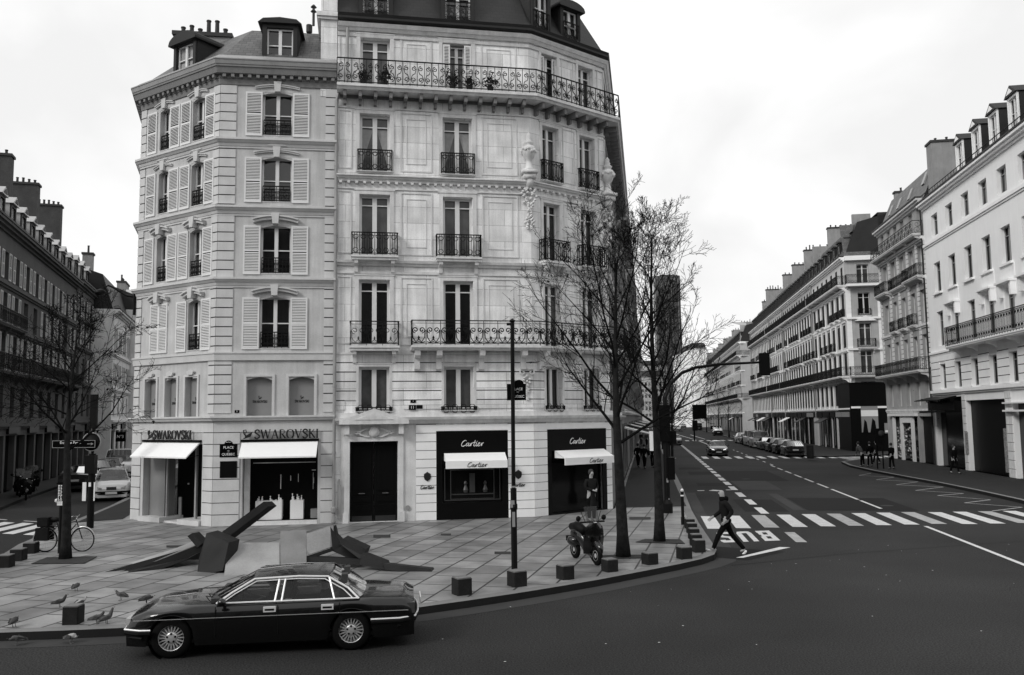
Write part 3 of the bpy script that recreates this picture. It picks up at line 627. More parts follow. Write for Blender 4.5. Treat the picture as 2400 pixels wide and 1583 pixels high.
m=MB(); m.box(.62,1.95,-.12,.9,.14,.32); m.box(3.0,4.22,-.12,.9,.14,.32); m.box(1.95,3.0,.05,1.4,.14,.2); part('entrance_step',m,M_stAs,A,FW.p-A.location,FW.a)
# plaques
def plaque(b,F,x,z,w_,h_,lines,top=True,y=-.045,name='street_name_plaque',label=None):
    m=MB(); m.box(x,x+w_,y,y+.03,z,z+h_)
    if top: m.prism([(x+w_/2+w_*.24*math.cos(math.pi*i/10),y,z+h_+w_*.22*math.sin(math.pi*i/10)-.004) for i in range(11)],(0,.03,0))
    o=part(name,m,M_blackg,b,F.p-b.location,F.a,label)
    for s,dz,sz in lines:
        link('lettering',text_mesh(s,sz,.002),M_canvasg,o,(x+w_/2,y-.004,z+dz))
    return o
plaque(A,FA,.22,2.56,.6,.46,[('PLACE',.34,.125),('DU',.22,.05),('QUÉBEC',.10,.12),('6e Arrt',.53,.06)])
m=MB(); m.box(.24,.82,-.05,-.02,1.84,2.42); part('wall_panel',m,M_black,A,FA.p-A.location,FA.a)
plaque(A,FA,.70,4.12,.16,.1,[('3',.05,.08)],False,-.02,'house_number_plate')
dormer(A,FA,2.07,17.2,1.28,1.5,2.0,.15,'flat'); dormer(A,FW,2.45,17.2,1.35,1.35,2.4,.1,'round',gm=mat('bright_glass',.35,.1,.2,2))
FM=Fr((PA[1][0],PA[1][1]),ang=FA.a)
chimney(A,FA,-2.5,-.3,3.2,3.9,15.5,19.6,6,seed=4); chimney(A,FA,.45,2.1,4.2,4.8,18,19.5,5,seed=8)
m=MB(); m.tube([(3.2,1.2,19.2),(3.2,1.2,19.9)],.05,8); m.lathe([(.05,0),(.12,.02),(.05,.1),(.05,.18),(.12,.2),(.04,.3)],(3.2,1.2,19.75),10); m.tube([(3.0,1.6,19.1),(3.0,1.6,19.4)],.12,8)
part('flue',m,M_pot,A,FA.p-A.location,FA.a)
# ================================================================= building B (jeweller)
B=thing('stone_apartment_building','tall pale limestone apartment building with long iron balconies and black jeweller shopfronts','building',(-6.45,31.04,0))
fb=[(4.12,5.75,1.1),(6.5,8.98,1.12),(9.87,12.2,1.12),(13.07,15.3,1.12),(16.22,18.27,1.1)]
def OB(xc,wf=1.): return [(xc-w_*wf/2,xc+w_*wf/2,a,e) for a,e,w_ in fb]
opsB=OB(1.4)+OB(4.52)+[(.54,2.26,.14,3.03),(3.7,6.3,.14,3.3)]; opsC=OB(1.06,.74)+OB(3.05,.74)+[(.66,3.72,.14,3.3)]
T=WM(B); m=MB(); m.M=FB.mtx(B.location); wall(m,0,LB,0,18.9,opsB,.26); m.M=FC.mtx(B.location); wall(m,0,LC,0,18.9,opsC,.3)
mD_=MB(); mD_.M=FD.mtx(B.location); opsD=[(x-.5,x+.5,a,e) for x in (2,4.5,7,9.5,12,14.3) for a,e,_ in fb]; wall(mD_,0,16,0,18.9,opsD,.3); part('side_wall',mD_,mat('shaded_side_stone',.17,.85,.2,1.2,.08,25,streak=.15),B,label='side wall along the main street, shade painted into its stone')  # darker copy of the building stone, street-side shade painted into its colour
m.M=T; m.poly([(*PB[0],18.9),(*PB[1],18.9),(*PB[2],18.9),(*Dend,18.9),(-6,52,18.9)]); m.poly([(*PB[0],0),(*PB[0],18.9),(-6,52,18.9),(-6,52,0)])
part('wall',m,M_stB,B)
m=MB(); m.M=FB.mtx(B.location); gB=[(.34,2.46,0,4.4),(.80,2.0,4.0,5.9),(3.92,5.12,4.0,5.9)]
courses(m,0.02,LB-.0,4.18,6.25,.325,gB,.035,.04); m.M=FC.mtx(B.location); courses(m,0,LC,4.18,6.25,.325,[(.6,1.5,4,5.9),(2.6,3.5,4,5.9)],.035,.04)
part('stone_courses',m,[M_stB,M_groove],B)
for F,x0,x1 in ((FB,2.92,3.66),(FB,6.34,LB),(FC,0,.62),(FC,3.76,LC)):
    m=MB(); courses(m,x0,x1,.14,3.62,.322,[],.022,.06); part('white_stone_pier',m,[M_white,M_groove],B,F.p-B.location,F.a)
m=MB()
for F,x0,x1 in ((FB,3.66,6.34),(FC,.62,3.76)): m.M=F.mtx(B.location); m.box(x0,x1,-.06,.002,3.38,3.60)
part('white_lintel',m,M_white,B)

m=MB(); m.M=T; PD=PB+[Dend]
for z,l in ((12.68,((0,.1,.08,.12),(.1,.18,.16,.2),(.18,.23,.24,.24))),(9.5,((0,.1,.06,.1),(.1,.2,.14,.17))),(3.66,((0,.14,.08,.2),(.14,.24,.26,.30),(.24,.42,.05,.04))),(8.98+.22,((0,.1,.05,.05),)),(6.2,((0,.08,.06,.06),)),(15.5,((0,.06,.05,.05),)),(18.3,((0,.1,.05,.07),(.2,.32,.1,.18),(.32,.46,.2,.28))),(12.4,((0,.05,.05,.05),))):
    for a,e,p,q_ in l: band(m,PD,z+a,z+e-.002,p,q_)
for F in (FB,FC):
    m.M=F.mtx(B.location); nn=int(F.L/.29)
    for i in range(nn): x=(i+.5)*F.L/nn; m.box(x-.05,x+.05,-.15,.01,12.6,12.68)
# window surrounds and panels
def surround(m,a,e,x,w_,t=.15,pr=.045):
    m.box(x-w_/2-t,x-w_/2-.01,-pr,.01,a,e+t); m.box(x+w_/2+.01,x+w_/2+t,-pr,.01,a,e+t); m.box(x-w_/2-.01,x+w_/2+.01,-pr,.01,e+.01,e+t); m.box(x-w_/2-t-.04,x+w_/2+t+.04,-pr-.02,.01,e+t,e+t+.05)
def panel(m,x0,x1,z0,z1,t=.05,pr=.03):
    m.box(x0,x0+t,-pr,.01,z0,z1); m.box(x1-t,x1,-pr,.01,z0,z1); m.box(x0+t,x1-t,-pr,.01,z1-t,z1); m.box(x0+t,x1-t,-pr,.01,z0,z0+t)
m.M=FB.mtx(B.location)
for i,(a,e,w_) in enumerate(fb):
    for x in (1.4,4.52): surround(m,a,e,x,w_,.15 if i else .1)
    if i:
        for x0,x1 in ((2.35,3.55),(5.45,6.85)): panel(m,x0,x1,a-.0+.05,e+.12,.05,.03); panel(m,x0+.22,x1-.22,a+.35,e-.12,.03,.02)
        panel(m,.06,.55,a+.1,e+.12,.04,.03)
m.M=FC.mtx(B.location)
for i,(a,e,w_) in enumerate(fb):
    for x in (1.06,3.05): surround(m,a,e,x,w_*.74,.13 if i else .1)
    if i: panel(m,1.72,2.38,a+.1,e+.1,.04,.03); panel(m,3.72,4.1,a+.1,e+.1,.04,.03)
part('string_courses',m,M_trim,B)
m=MB(); m.M=T; band(m,PD,18.9,18.98,.30); band(m,PD,18.98,19.1,.26,.32); part('gutter',m,M_zincd,B)
m=MB(); m.M=T; skirt(m,PD,.15,19.0,-2.1,23.2,0); r_=offs(PD,2.1); m.poly([(*p,23.2) for p in r_]+[(-6,52,23.2)],1); part('roof',m,[M_slated,M_zincd],B,fix=False)
for i,(a,e,w_) in enumerate(fb):
    kw=dict(tr=.84 if i in(1,2) else .8,mull=.17) if i else dict(tr=0,mull=.17)
    for x in (1.4,4.52): 
        if i==4 and x>4: continue
        window(B,FB,x,a,w_,e-a,fw=.09,**kw)
    for x in (1.06,3.05): window(B,FC,x,a,w_*.74,e-a,**dict(kw,mull=.12))
    for x in (2,4.5,7,9.5,12,14.3): window(B,FD,x,a,1.0,e-a,**kw)
a,e,w_=fb[4]; window(B,FB,4.52,a,.62,e-a-.05,tr=.8,mull=.12,label='narrow window between half-folded white shutters')
for F,x in ((FB,3.98),(FB,4.80),(FC,.66),(FC,1.28)): shutter(B,F,x+.0,a,.27 if F is FB else .2,e-a-.06) if F is FB else fput('shutter',shutter_mesh(.2,e-a-.06),[M_shut,M_groove],B,F,x,.1,a)
# curtains behind the third-floor windows
for x in (1.4,4.52):
    a,e,w_=fb[3]; m=MB(); 
    for s in (-1,1): m.prism([(s*.06,.275,e-a-.5),(s*.5,.275,e-a-.5),(s*.5,.275,.25),(s*.46,.275,.4)],(0,.003,0))
    part('curtain',m,M_curt,B,FB.pt(x,0,a)-B.location,FB.a)
# balconies
S5=.86
def lslab(z0,z1,pr,P):
    band(m,P,z0,z0+(z1-z0)*.5,pr-.1,pr-.04); band(m,P,z0+(z1-z0)*.5,z1,pr)
m=MB(); m.M=T; lslab(16.0,16.2,.72,PD)
lb=part('long_balcony',m,M_trim,B,label='continuous fifth floor balcony')
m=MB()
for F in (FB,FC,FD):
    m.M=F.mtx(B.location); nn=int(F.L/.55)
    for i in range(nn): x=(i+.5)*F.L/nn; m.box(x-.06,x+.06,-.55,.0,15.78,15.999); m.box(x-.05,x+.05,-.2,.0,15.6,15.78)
m.M=T; band(m,PD,15.88,15.995,.05); part('modillions',m,mat('soot_shade_stone',.2),B)  # modillion stone toned dark: shade under the balcony put into its colour
pr=.66; ob=[Vector(p) for p in offs(PD,-pr)]; M_=Vector((B.location.x,B.location.y))
for i in range(3):
    F=Fr(ob[i],ob[i+1]); link('railing',rail_mesh(round(F.L,3),.98,'scroll',.27,bar=.020),M_iron,lb,F.pt(0,0,16.2)-B.location,F.a)
m=MB(); m.M=T; cut=FB.pt(2.72,0,0); P2=[(cut.x,cut.y)]+PB[1:]+[Dend]; lslab(6.34,6.50,.72,P2)
m.M=FB.mtx(B.location)
for x in (2.86,3.66,5.25,6.85): m.prism([(x,0,6.34),(x,-.6,6.34),(x,-.56,6.14),(x,-.22,6.05),(x,-.18,5.66),(x,-.1,5.6),(x,0,5.6)],(.2,0,0))
m.M=FC.mtx(B.location)
for x in (.2,1.8,3.7): m.prism([(x,0,6.34),(x,-.6,6.34),(x,-.56,6.14),(x,-.22,6.05),(x,-.18,5.66),(x,0,5.6)],(.2,0,0))
lb=part('long_balcony',m,M_trim,B,label='first floor balcony wrapping the corner')
ob=[Vector(p) for p in offs(P2,-.66)]
for i in range(3):
    F=Fr(ob[i],ob[i+1]); link('railing',rail_mesh(round(F.L,3),.93,'volute',.56,bar=.022),M_iron,lb,F.pt(0,0,6.5)-B.location,F.a)
link('railing',rail_mesh(.6,.93,'volute',.6),M_iron,lb,FB.pt(2.75,-.64,6.5)-B.location,FB.a+math.pi/2)
balcony(B,FB,.5,2.3,6.5,.9,.5,'volute',.18,.6); 
for x in (1.4,4.52): balcony(B,FB,x-.86,x+.86,9.84,.86,.42,'bars',.16,.29); balcony(B,FB,x-.66,x+.66,13.06,.83,.22,'bars',.05,.26,brk=False); balcony(B,FB,x-.68,x+.68,4.12,.16,.12,'bars',.03,.3,brk=False)
for x in (1.06,3.05): balcony(B,FC,x-.66,x+.66,9.84,.86,.42,'bars',.16,.29); balcony(B,FC,x-.55,x+.55,13.06,.83,.22,'bars',.05,.26,brk=False); balcony(B,FC,x-.5,x+.5,4.12,.16,.12,'bars',.03,.3,brk=False)
# corner ornaments
def urn(F,x,z):
    m=MB(); m.smooth=True; m.lathe([(.20,0),(.22,.06),(.15,.1),(.11,.3),(.10,.42),(.20,.5),(.27,.72),(.29,.86),(.22,.95),(.12,1.0),(.17,1.05),(.20,1.12),(.10,1.2),(.13,1.26),(.08,1.34),(.10,1.4),(.02,1.52)],(0,-.1,0),14)
    rs=random.Random(5)
    for i in range(14): g=i*.45; m.lathe([(.01,-.07),(.06,-.03),(.06,.03),(.01,.07)],(.27*math.cos(g),-.1+.27*math.sin(g),.78+rs.uniform(-.08,.06)),6)
    m.box(-.3,.3,-.35,.1,-.14,0); m.box(-.24,.24,-.3,.1,-.34,-.14); m.lathe([(.05,-.7),(.17,-.55),(.24,-.34)],(0,-.05,0),10)
    part('carved_urn',m,M_trim,B,F.pt(x,-.02,z)-B.location,F.a)
    m=MB(); m.smooth=True
    for i in range(34):
        t=i/33; ww=.2*(1-t)+.06+.08*math.sin(t*9)
        for s in (-1,1): m.lathe([(.01,-.05),(.06,-.02),(.055,.03),(.01,.06)],(s*ww*rs.uniform(.2,1),-.06-rs.uniform(0,.05),-.1-1.55*t),6)
    part('carved_garland',m,M_trim,B,F.pt(x,-.02,z-.62)-B.location,F.a)
urn(FB,7.28,13.32); urn(FC,4.12,13.1)
m=MB(); 
for s in (-1,1): m.ribbon([(s*.02,.5)]+[(s*(x_),z_) for x_,z_ in spiral(.17,.44,.12,math.pi/2,-math.pi*2,10,.3)],.04,-.12,0)
m.box(-.24,.24,-.14,0,.54,.6); rs=random.Random(9)
for i in range(22): t=i/21; m.lathe([(.01,-.06),(.07,0),(.01,.06)],(rs.uniform(-.13,.13)*(1.2-t),-.07,.3-t*.9),6)
part('carved_capital',m,M_trim,B,FB.pt(7.1,0,5.1)-B.location,FB.a)
# entrance door
m=MB(); z0=.14
for s in (0,1):
    x=.56+s*.85; m.box(x+.01,x+.83,.30,.36,z0,3.02,0)
    for a,e in ((.5,.75),(.85,1.05),(1.25,2.85)): m.box(x+.1,x+.74,.27,.30,a,e,0)
    for j in range(4): m.box(x+.14,x+.70,.262,.27,.53+j*.05,.56+j*.05,0)
    m.box(x+.05,x+.78,.255,.30,z0,z0+.2,1); m.box(x+.3,x+.52,.22,.255,1.14,1.165,2)
part('entrance_door',m,[M_black,M_zincd,M_steel],B,FB.p-B.location,FB.a)
m=MB(); m.box(.34,.53,-.08,.01,.14,3.2); m.box(2.27,2.46,-.08,.01,.14,3.2); m.box(.53,2.27,-.08,.01,3.04,3.2); m.box(.3,.5,-.12,.0,.14,.5); m.box(2.3,2.5,-.12,0,.14,.5)
m.prism([(.16,0,3.66),(2.64,0,3.66),(2.64,0,3.80),(1.4,0,4.22),(.16,0,3.80)],(0,-.42,0)); m.prism([(.7,-.42,3.82),(2.1,-.42,3.82),(1.4,-.42,4.06)],(0,-.02,0))
for x in (.34,2.28): m.box(x,x+.18,-.3,0,3.3,3.66)
m.smooth=True; m.lathe([(.20,-.10),(.20,-.14),(.16,-.2),(.05,-.22)],(1.4,0,3.38),16,axis='y'); m.smooth=False
for s in (-1,1): m.ribbon([(1.4+s*.22,3.5),(1.4+s*.4,3.45),(1.4+s*.62,3.32),(1.4+s*.72,3.36),(1.4+s*.62,3.42),(1.4+s*.5,3.3),(1.4+s*.3,3.22),(1.4+s*.15,3.2)],[.03,.06,.07,.05,.04,.06,.06,.03],-.14,0)
m.box(.2,.34,-.02,0,.2,3.6); m.box(2.46,2.9,-.02,0,.14,3.6)
part('door_surround',m,M_trim,B,FB.p-B.location,FB.a)
m=MB(); m.lathe([(.09,0),(.09,.05),(.05,.06)],(2.62,-.06,.62),12,axis='y'); part('wall_vent',m,M_zinc,B,FB.p-B.location,FB.a)
plaque(B,FB,2.72,4.42,.2,.12,[('1',.06,.09)],False,-.06,'house_number_plate'); 
m=MB(); m.box(2.66,2.92,-.06,-.045,4.16,4.34); m.box(2.94,3.16,-.06,-.045,4.2,4.34); o=part('utility_plate',m,M_black,B,FB.p-B.location,FB.a); link('lettering',text_mesh('11',.15,.002),M_canvasg,o,(2.79,-.065,4.25))
# shop fronts
def shopfront(F,x0,x1,label,disp):
    m=MB(); m.box(x0,x1,-.05,.0,2.55,3.36,0); m.box(x0,x0+.22,-.05,0,.14,2.55,0); m.box(x1-.22,x1,-.05,0,.14,2.55,0); m.box(x0+.22,x1-.22,-.05,.0,.14,.75 if disp else .2,0)
    o=part('shopfront',m,M_black,B,F.p-B.location,F.a,label=label)
    m=MB(); m.box(x0+.22,x1-.22,.10,.12,.75 if disp else .2,2.55,0); part('pane',m,M_glassd,o)
    t=MB(); cx=(x0+x1)/2; script(t,cx-.44,2.80,.22,.9,-.075,-.055); part('lettering',t,M_canvasg,o)
    if disp:
        m=MB(); panel(m,x0+.3,x1-.3,.82,2.0,.03,.0); panel(m,x0+.52,x1-.52,.86,1.95,.03,.0)
        for x in (cx-.25,cx+.48): m.lathe([(.07,0),(.10,.1),(.06,.2),(.04,.26),(.07,.34),(.03,.42)],(x,.05,1.1),10)
        m.box(cx-.8,cx+.8,.03,.09,1.02,1.06); m.box(cx-.1,cx+.1,.03,.08,1.1,1.8); part('window_display',m,mat('display_grey',.035,.4,.1,2),o)
    return o
shopfront(FB,3.66,6.34,'black shopfront with lit display behind its glass',True); shopfront(FC,.62,3.76,'black shopfront of the angled corner',False)
def bawn(F,x0,x1,name='awning'):
    m=MB(); z=2.56; m.prism([(x0,-.04,z),(x0,-.62,z-.28),(x0,-.62,z-.31),(x0,-.04,z-.05)],(x1-x0,0,0)); m.box(x0,x1,-.64,-.60,z-.54,z-.27)
    m.add([(x0,-.04,z),(x0,-.62,z-.28),(x0,-.04,z-.28)],[(0,1,2)])
    o=part(name,m,M_canvas,B,F.p-B.location,F.a,label='white awning with script lettering on its valance'); t=MB(); script(t,(x0+x1)/2-.37+(.0 if F is FB else .3),z-.49,.17,.78,-.655,-.645,wt=1.1); part('lettering',t,M_letter,o)
bawn(FB,3.95,6.22); bawn(FC,1.0,3.62)
for F,x in ((FB,3.33),(FB,6.72)):
    m=MB(); m.prism([(x-.10,-.085,1.62),(x-.13,-.085,1.72),(x-.12,-.085,1.82),(x-.05,-.085,1.86),(x,-.085,1.9),(x+.05,-.085,1.86),(x+.12,-.085,1.82),(x+.13,-.085,1.72),(x+.10,-.085,1.62),(x,-.085,1.55)],(0,.02,0)); script(m,x-.27,1.28,.14,.54,-.085,-.07,wt=1.3)
    part('wall_emblem',m,M_letter,B,F.p-B.location,F.a)
# drainpipes
m=MB(); x=-.02; m.tube([(.36,-.12,18.8),(.36,-.12,16.9),(.33,-.14,16.3),(.05,-.16,16.0),(x,-.14,15.7),(x,-.12,12),(x,-.12,.5)],.06,8)
for z in (13.2,10.6,8.0,5.0,2.6): m.lathe([(.075,0),(.075,.1)],(x,-.12,z),8)
m.lathe([(.06,0),(.1,.05),(.1,.2),(.06,.25)],(x,-.12,.5),8); m.lathe([(.06,0),(.085,.05),(.06,.3)],(x,-.12,.15),8)
m.box(.12,.24,-.1,0,.3,1.5); m.box(.14,.2,-.08,0,1.5,1.7); part('drainpipe',m,M_zinc,B,FB.p-B.location,FB.a,label='pale zinc pipe between the two facades')
# attic: dormers and corner pier
mD=[M_zincd,M_slated]
for x in (1.42,4.56): dormer(B,FB,x,19.1,1.3,2.1,2.2,-.12,'round',mats=mD); balcony(B,FB,x-.6,x+.6,19.1,.85,.12,'scroll',slab=0,mot=.24,brk=False,ret=False)
dormer(B,FC,.72,19.2,1.0,2.0,2.2,.0,'round',mats=mD); dormer(B,FC,2.35,19.2,1.1,1.5,2.2,.05,'round',mats=mD)
for x in (.72,2.35): balcony(B,FC,x-.45,x+.45,19.2,.8,.04,'scroll',slab=0,mot=.24,brk=False,ret=False)
m=MB(); m.box(-.62,-.02,0,2.6,15.9,23.5,0); m.box(-.78,.12,-.14,2.7,19.0,19.16,0); m.box(-.74,.06,-.08,2.7,18.9,19.0,0); m.box(-.5,-.02,-.06,0,19.2,23.4,0)
part('party_wall_pier',m,M_stB,B,FB.p-B.location,FB.a)
# plant pots on the fifth-floor balcony
def bush(m,c,r,n,rs,leaf=.06):
    for _ in range(n):
        p=Vector((rs.gauss(0,.5),rs.gauss(0,.4),rs.gauss(0,.5)))*r+Vector(c); a=Vector((rs.uniform(-1,1),rs.uniform(-1,1),rs.uniform(-1,1))).normalized(); b_=a.orthogonal().normalized(); l=leaf*rs.uniform(.6,1.4)
        m.add([tuple(p-a*l),tuple(p+b_*l*.5),tuple(p+a*l),tuple(p-b_*l*.5)],[(0,1,2,3)])
M_leaf=mat('dark_foliage',.012,.7,.3,4)
rs=random.Random(12)
for i,(x,r_,lb_) in enumerate(((.95,.2,'leftmost'),(1.75,.24,'second from left'),(4.3,.24,'third from left'),(4.95,.18,'fourth from left'),(5.75,.22,'rightmost'))):
    p=FB.pt(x,-.45,16.2); t=thing('potted_plant','dark potted plant on the limestone building fifth floor balcony, %s of five'%lb_,'plant',p,0,'potted plants on the fifth floor balcony')
    m=MB(); m.lathe([(.09,0),(.13,.24),(.12,.25)],(0,0,0),10); part('pot',m,M_pot,t); m=MB(); bush(m,(0,0,.25+r_),r_,110,rs,.07); part('foliage',m,M_leaf,t,fix=False)
# ------------------------------------------------------------ rows of houses
def haus(name,label,fr,ztop,rows,cat='building',group=None,strings=(),balc=(),ground=(),wmat=None,tmat=None,roof=(),dorm=(),chim=(),depth=10,cornm=None,cz=None,simple=True,rmat=None,rust=None,extra=None,wm=None,sidewalls=True,gm=None,drm=None,rev=.32,chm=None):
    b=thing(name,label,cat,fr.pt(0,0,0),0,group); wmat=wmat or M_stB; tmat=tmat or M_trim; L=fr.L; Mx=fr.mtx(b.location)
    ops=[]
    for z0,z1,w_,cs in rows: ops+=[(c-w_/2,c+w_/2,z0,z1) for c in cs]
    ops+=[g[:4] for g in ground]
    m=MB(Mx); wall(m,0,L,0,ztop,ops,rev)
    if sidewalls:
        m.poly([(0,0,0),(0,0,ztop),(0,depth,ztop),(0,depth,0)]); m.poly([(L,0,0),(L,depth,0),(L,depth,ztop),(L,0,ztop)]); m.poly([(0,depth,0),(0,depth,ztop),(L,depth,ztop),(L,depth,0)])
    m.poly([(0,0,ztop),(L,0,ztop),(L,depth,ztop),(0,depth,ztop)])
    part('wall',m,wmat,b)
    if rust:
        m=MB(Mx); courses(m,.02,L-.02,rust[0],rust[1],rust[2],ops,.05,.05); part('stone_courses',m,[rust[3] if len(rust)>3 else tmat,M_groove],b)
    m=MB(Mx)
    for z,h,p in strings: m.box(-.0,L,-p,.02,z,z+h); m.box(0,L,-p*.5,.02,z-.12,z-.002)
    if cz is None: cz=ztop
    m.box(0,L,-.12,.02,cz-.45,cz-.3); m.box(0,L,-.3,.02,cz-.3,cz-.15); m.box(0,L,-.45,.02,cz-.15,cz)
    part('string_courses',m,cornm or tmat,b)
    for z0,z1,w_,cs in rows:
        for c in cs: window(b,fr,c,z0,w_,z1-z0,simple=True,mats=wm,gm=gm,dep=max(.02,rev-.1),tr=.75,mull=.10,fw=.06)
    for z,x0,x1,h,p,kind in balc: balcony(b,fr,x0,x1,z,h,p,kind,.16,.36 if kind=='bars' else .5,slabm=tmat,brk=p>.3,brx=[.15+i*(x1-x0-.5)/max(1,int((x1-x0)/2.6)) for i in range(int((x1-x0)/2.6)+1)],bw=.2)
    for g in ground:
        if len(g)>4 and g[4]: m=MB(Mx); m.box(g[0],g[1],.30,.34,g[2],g[3]); part(g[4],m,g[5],b)
    if roof:
        m=MB(Mx)
        for (o0,z0),(o1,z1) in zip(roof,roof[1:]): m.poly([(0,o0,z0),(L,o0,z0),(L,o1,z1),(0,o1,z1)],0)
        o1,z1=roof[-1]; m.poly([(0,o1,z1),(L,o1,z1),(L,depth,z1),(0,depth,z1)],1)
        for x in (0,L): m.poly([(x,o,z) for o,z in roof]+[(x,depth,roof[-1][1]),(x,depth,roof[0][1])],1)
        m.box(0,L,-.5,.0,cz+.01,cz+.12,1)
        part('roof',m,[rmat or M_slated,M_zincd],b,fix=False)
    for x,z,w_,h,kind,y in dorm: dormer(b,fr,x,z,w_,h,1.5,y,kind,gm=gm,mats=drm)
    for i,c in enumerate(chim): chimney(b,fr,*c[:6],npot=c[6],axis='y' if c[3]-c[2]>c[1]-c[0] else 'x',seed=i+len(name),mats=chm)
    if extra: extra(b,fr,Mx)
    return b
RP=Vector((28,48,0))
def rs_(s,o=0): p=RP+SV*s+SN*o; return (p.x,p.y)
def RF(s0,s1,o=0): return Fr(rs_(s1,o),rs_(s0,o))
# --- white building across the street
U=lambda s:13.3-s
bays=[U(s) for s in (10.95,8.05,5.15,2.24,-.57,-3.4,-6.2)]
def ex1(b,fr,Mx):
    for i,u in enumerate(bays):
        m=MB(Mx)
        if i in (1,3,4,5,6):
            m.box(u-1.0,u+1.0,-.42,.02,11.05,11.17); m.box(u-.95,u-.72,-.3,.02,10.3,11.05); m.box(u+.72,u+.95,-.3,.02,10.3,11.05); m.box(u-.72,u-.66,-.05,.02,8.2,10.3)
            m.box(u-.95,u+.95,-.04,.0,11.2,12.1); part('window_hood',m,M_white,b); m=MB(Mx)
        m.box(u-.85,u+.85,-.16,.02,12.05,12.18); part('window_sill',m,M_white,b)
    m=MB(Mx); nn=40
    for i in range(nn): x=(i+.5)*fr.L/nn; m.box(x-.02,x+.02,-.02,.0,19.3,19.62)
    m.box(0,fr.L,-.04,0,19.62,19.66); part('roof_railing',m,M_iron,b)
    m=MB(Mx); m.box(.3,5.6,-.5,.05,4.0,4.6,0); m.box(.3,5.6,-1.1,-.0,3.86,3.98,0); m.prism([(.3,-.3,4.95),(.3,-1.4,4.7),(.3,-1.4,4.64),(.3,-.3,4.8)],(5.2,0,0),0)
    m.box(12.5,21,-.25,.02,3.85,3.95,1); m.box(12.5,21,-.25,.02,4.3,4.38,1); part('shop_canopy',m,[M_black,M_canvasg],b)
    rs=random.Random(2); m=MB(Mx); bush(m,(2.8,-.5,4.68),1.2,10,rs); 
    for i in range(160): bush(m,(rs.uniform(.6,5.3),-.6,4.66),.14,2,rs,.07)
    part('planting',m,M_leaf,b,fix=False)
    for q in ((5.95,6.2,-.1,.02,1.2,2.6),(12.0,12.35,-.08,-.02,.4,2.9)): m=MB(Mx); m.box(*q); part('poster_board',m,mat('poster_grey',.22,.7,.5,6,.3,12),b)
    m=MB(Mx); m.tube([(-.06,-.15,0.2),(-.06,-.15,18.6)],.06,6); part('drainpipe',m,M_zincd,b)
    for x0,x1 in ((5.62,6.15),(12.4,13.2)): m=MB(Mx); courses(m,x0,x1,.14,5.1,.5,[],.03,.05); part('stone_pier',m,[M_trim,M_groove],b)
haus('white_building','smooth white rendered building with pedimented attic dormers, nearest across the street','building' and RF(-8,13.3),18.9,
 [(5.5,7.2,1.25,bays),(8.45,10.85,1.25,bays),(12.2,14.3,1.3,bays),(16.2,17.72,1.3,bays)],
 strings=[(15.75,.2,.14),(7.95,.14,.14),(5.2,.2,.2)],balc=[(8.12,5.7,21,1.25,.9,'bars')],ground=[(.4,5.5,.14,4.9,'shop_window',M_blackg),(6.2,12.35,.14,4.6,'carriage_gate',M_black),(13.3,20,.14,4.3,'shop_window',M_blackg)],
 wmat=mat('white_render',.88,.8,.03,1.2,.03,30,streak=.03),tmat=M_white,rust=(5.45,7.85,.45,M_white),roof=[(.1,18.9),(.3,19.2),(2.6,21.3),(5,22.0)],rmat=M_slated,
 dorm=[(U(s),19.45,1.35,1.9,'gable',.25) for s in (6.23,3.4,.73,-2.01,-4.74,-7.3)],chim=[(.0,1.1,.5,3.0,17,23.4,3)],extra=ex1,wm=M_zinc,
 drm=[M_white,M_zincd])
# --- ornate stone house
def ex2(b,fr,Mx):
    m=MB(Mx)
    for x in (1.5,3.9,6.9): m.prism([(x,.62,20.6),(x+.55,.62,20.6),(x+.55,.98,21.5),(x,.98,21.5)],(0,-.12,0))
    m.prism([(10.2,.70,20.9),(10.8,.70,20.9),(10.8,1.1,21.9),(10.2,1.1,21.9)],(0,-.12,0)); part('skylights',m,M_zinc,b)
    for c in (0,2.8,5.3,7.8,10.1,11.75): m=MB(Mx); courses(m,c,c+.42,7.1,16.4,.36,[],.05,.08); part('quoin_strip',m,[M_trim,M_groove],b)
    m=MB(Mx); m.box(1.0,8.4,-.25,.02,3.62,3.84,0); 
    for x in (1.9,4.05,6.9): m.box(x,x+.5,-.12,.02,.14,3.6,0)
    m.box(4.55,6.9,-.12,.02,3.1,3.6,0); m.box(5.0,6.4,-.13,-.12,2.85,3.05,1); part('shopfront',m,[M_plinth,M_black],b,label='white-framed shop window')
    m=MB(Mx); rs=random.Random(3)
    for i in range(110): x=rs.choice([rs.uniform(2.7,4.0),rs.uniform(4.6,6.8)]); z=rs.uniform(.3,2.8); s=rs.uniform(.03,.11); m.box(x-s,x+s,-.02,.05,z-s*.7,z+s*.7,rs.choice([0,0,1]))
    part('window_display',m,[M_blind,M_plinth],b)
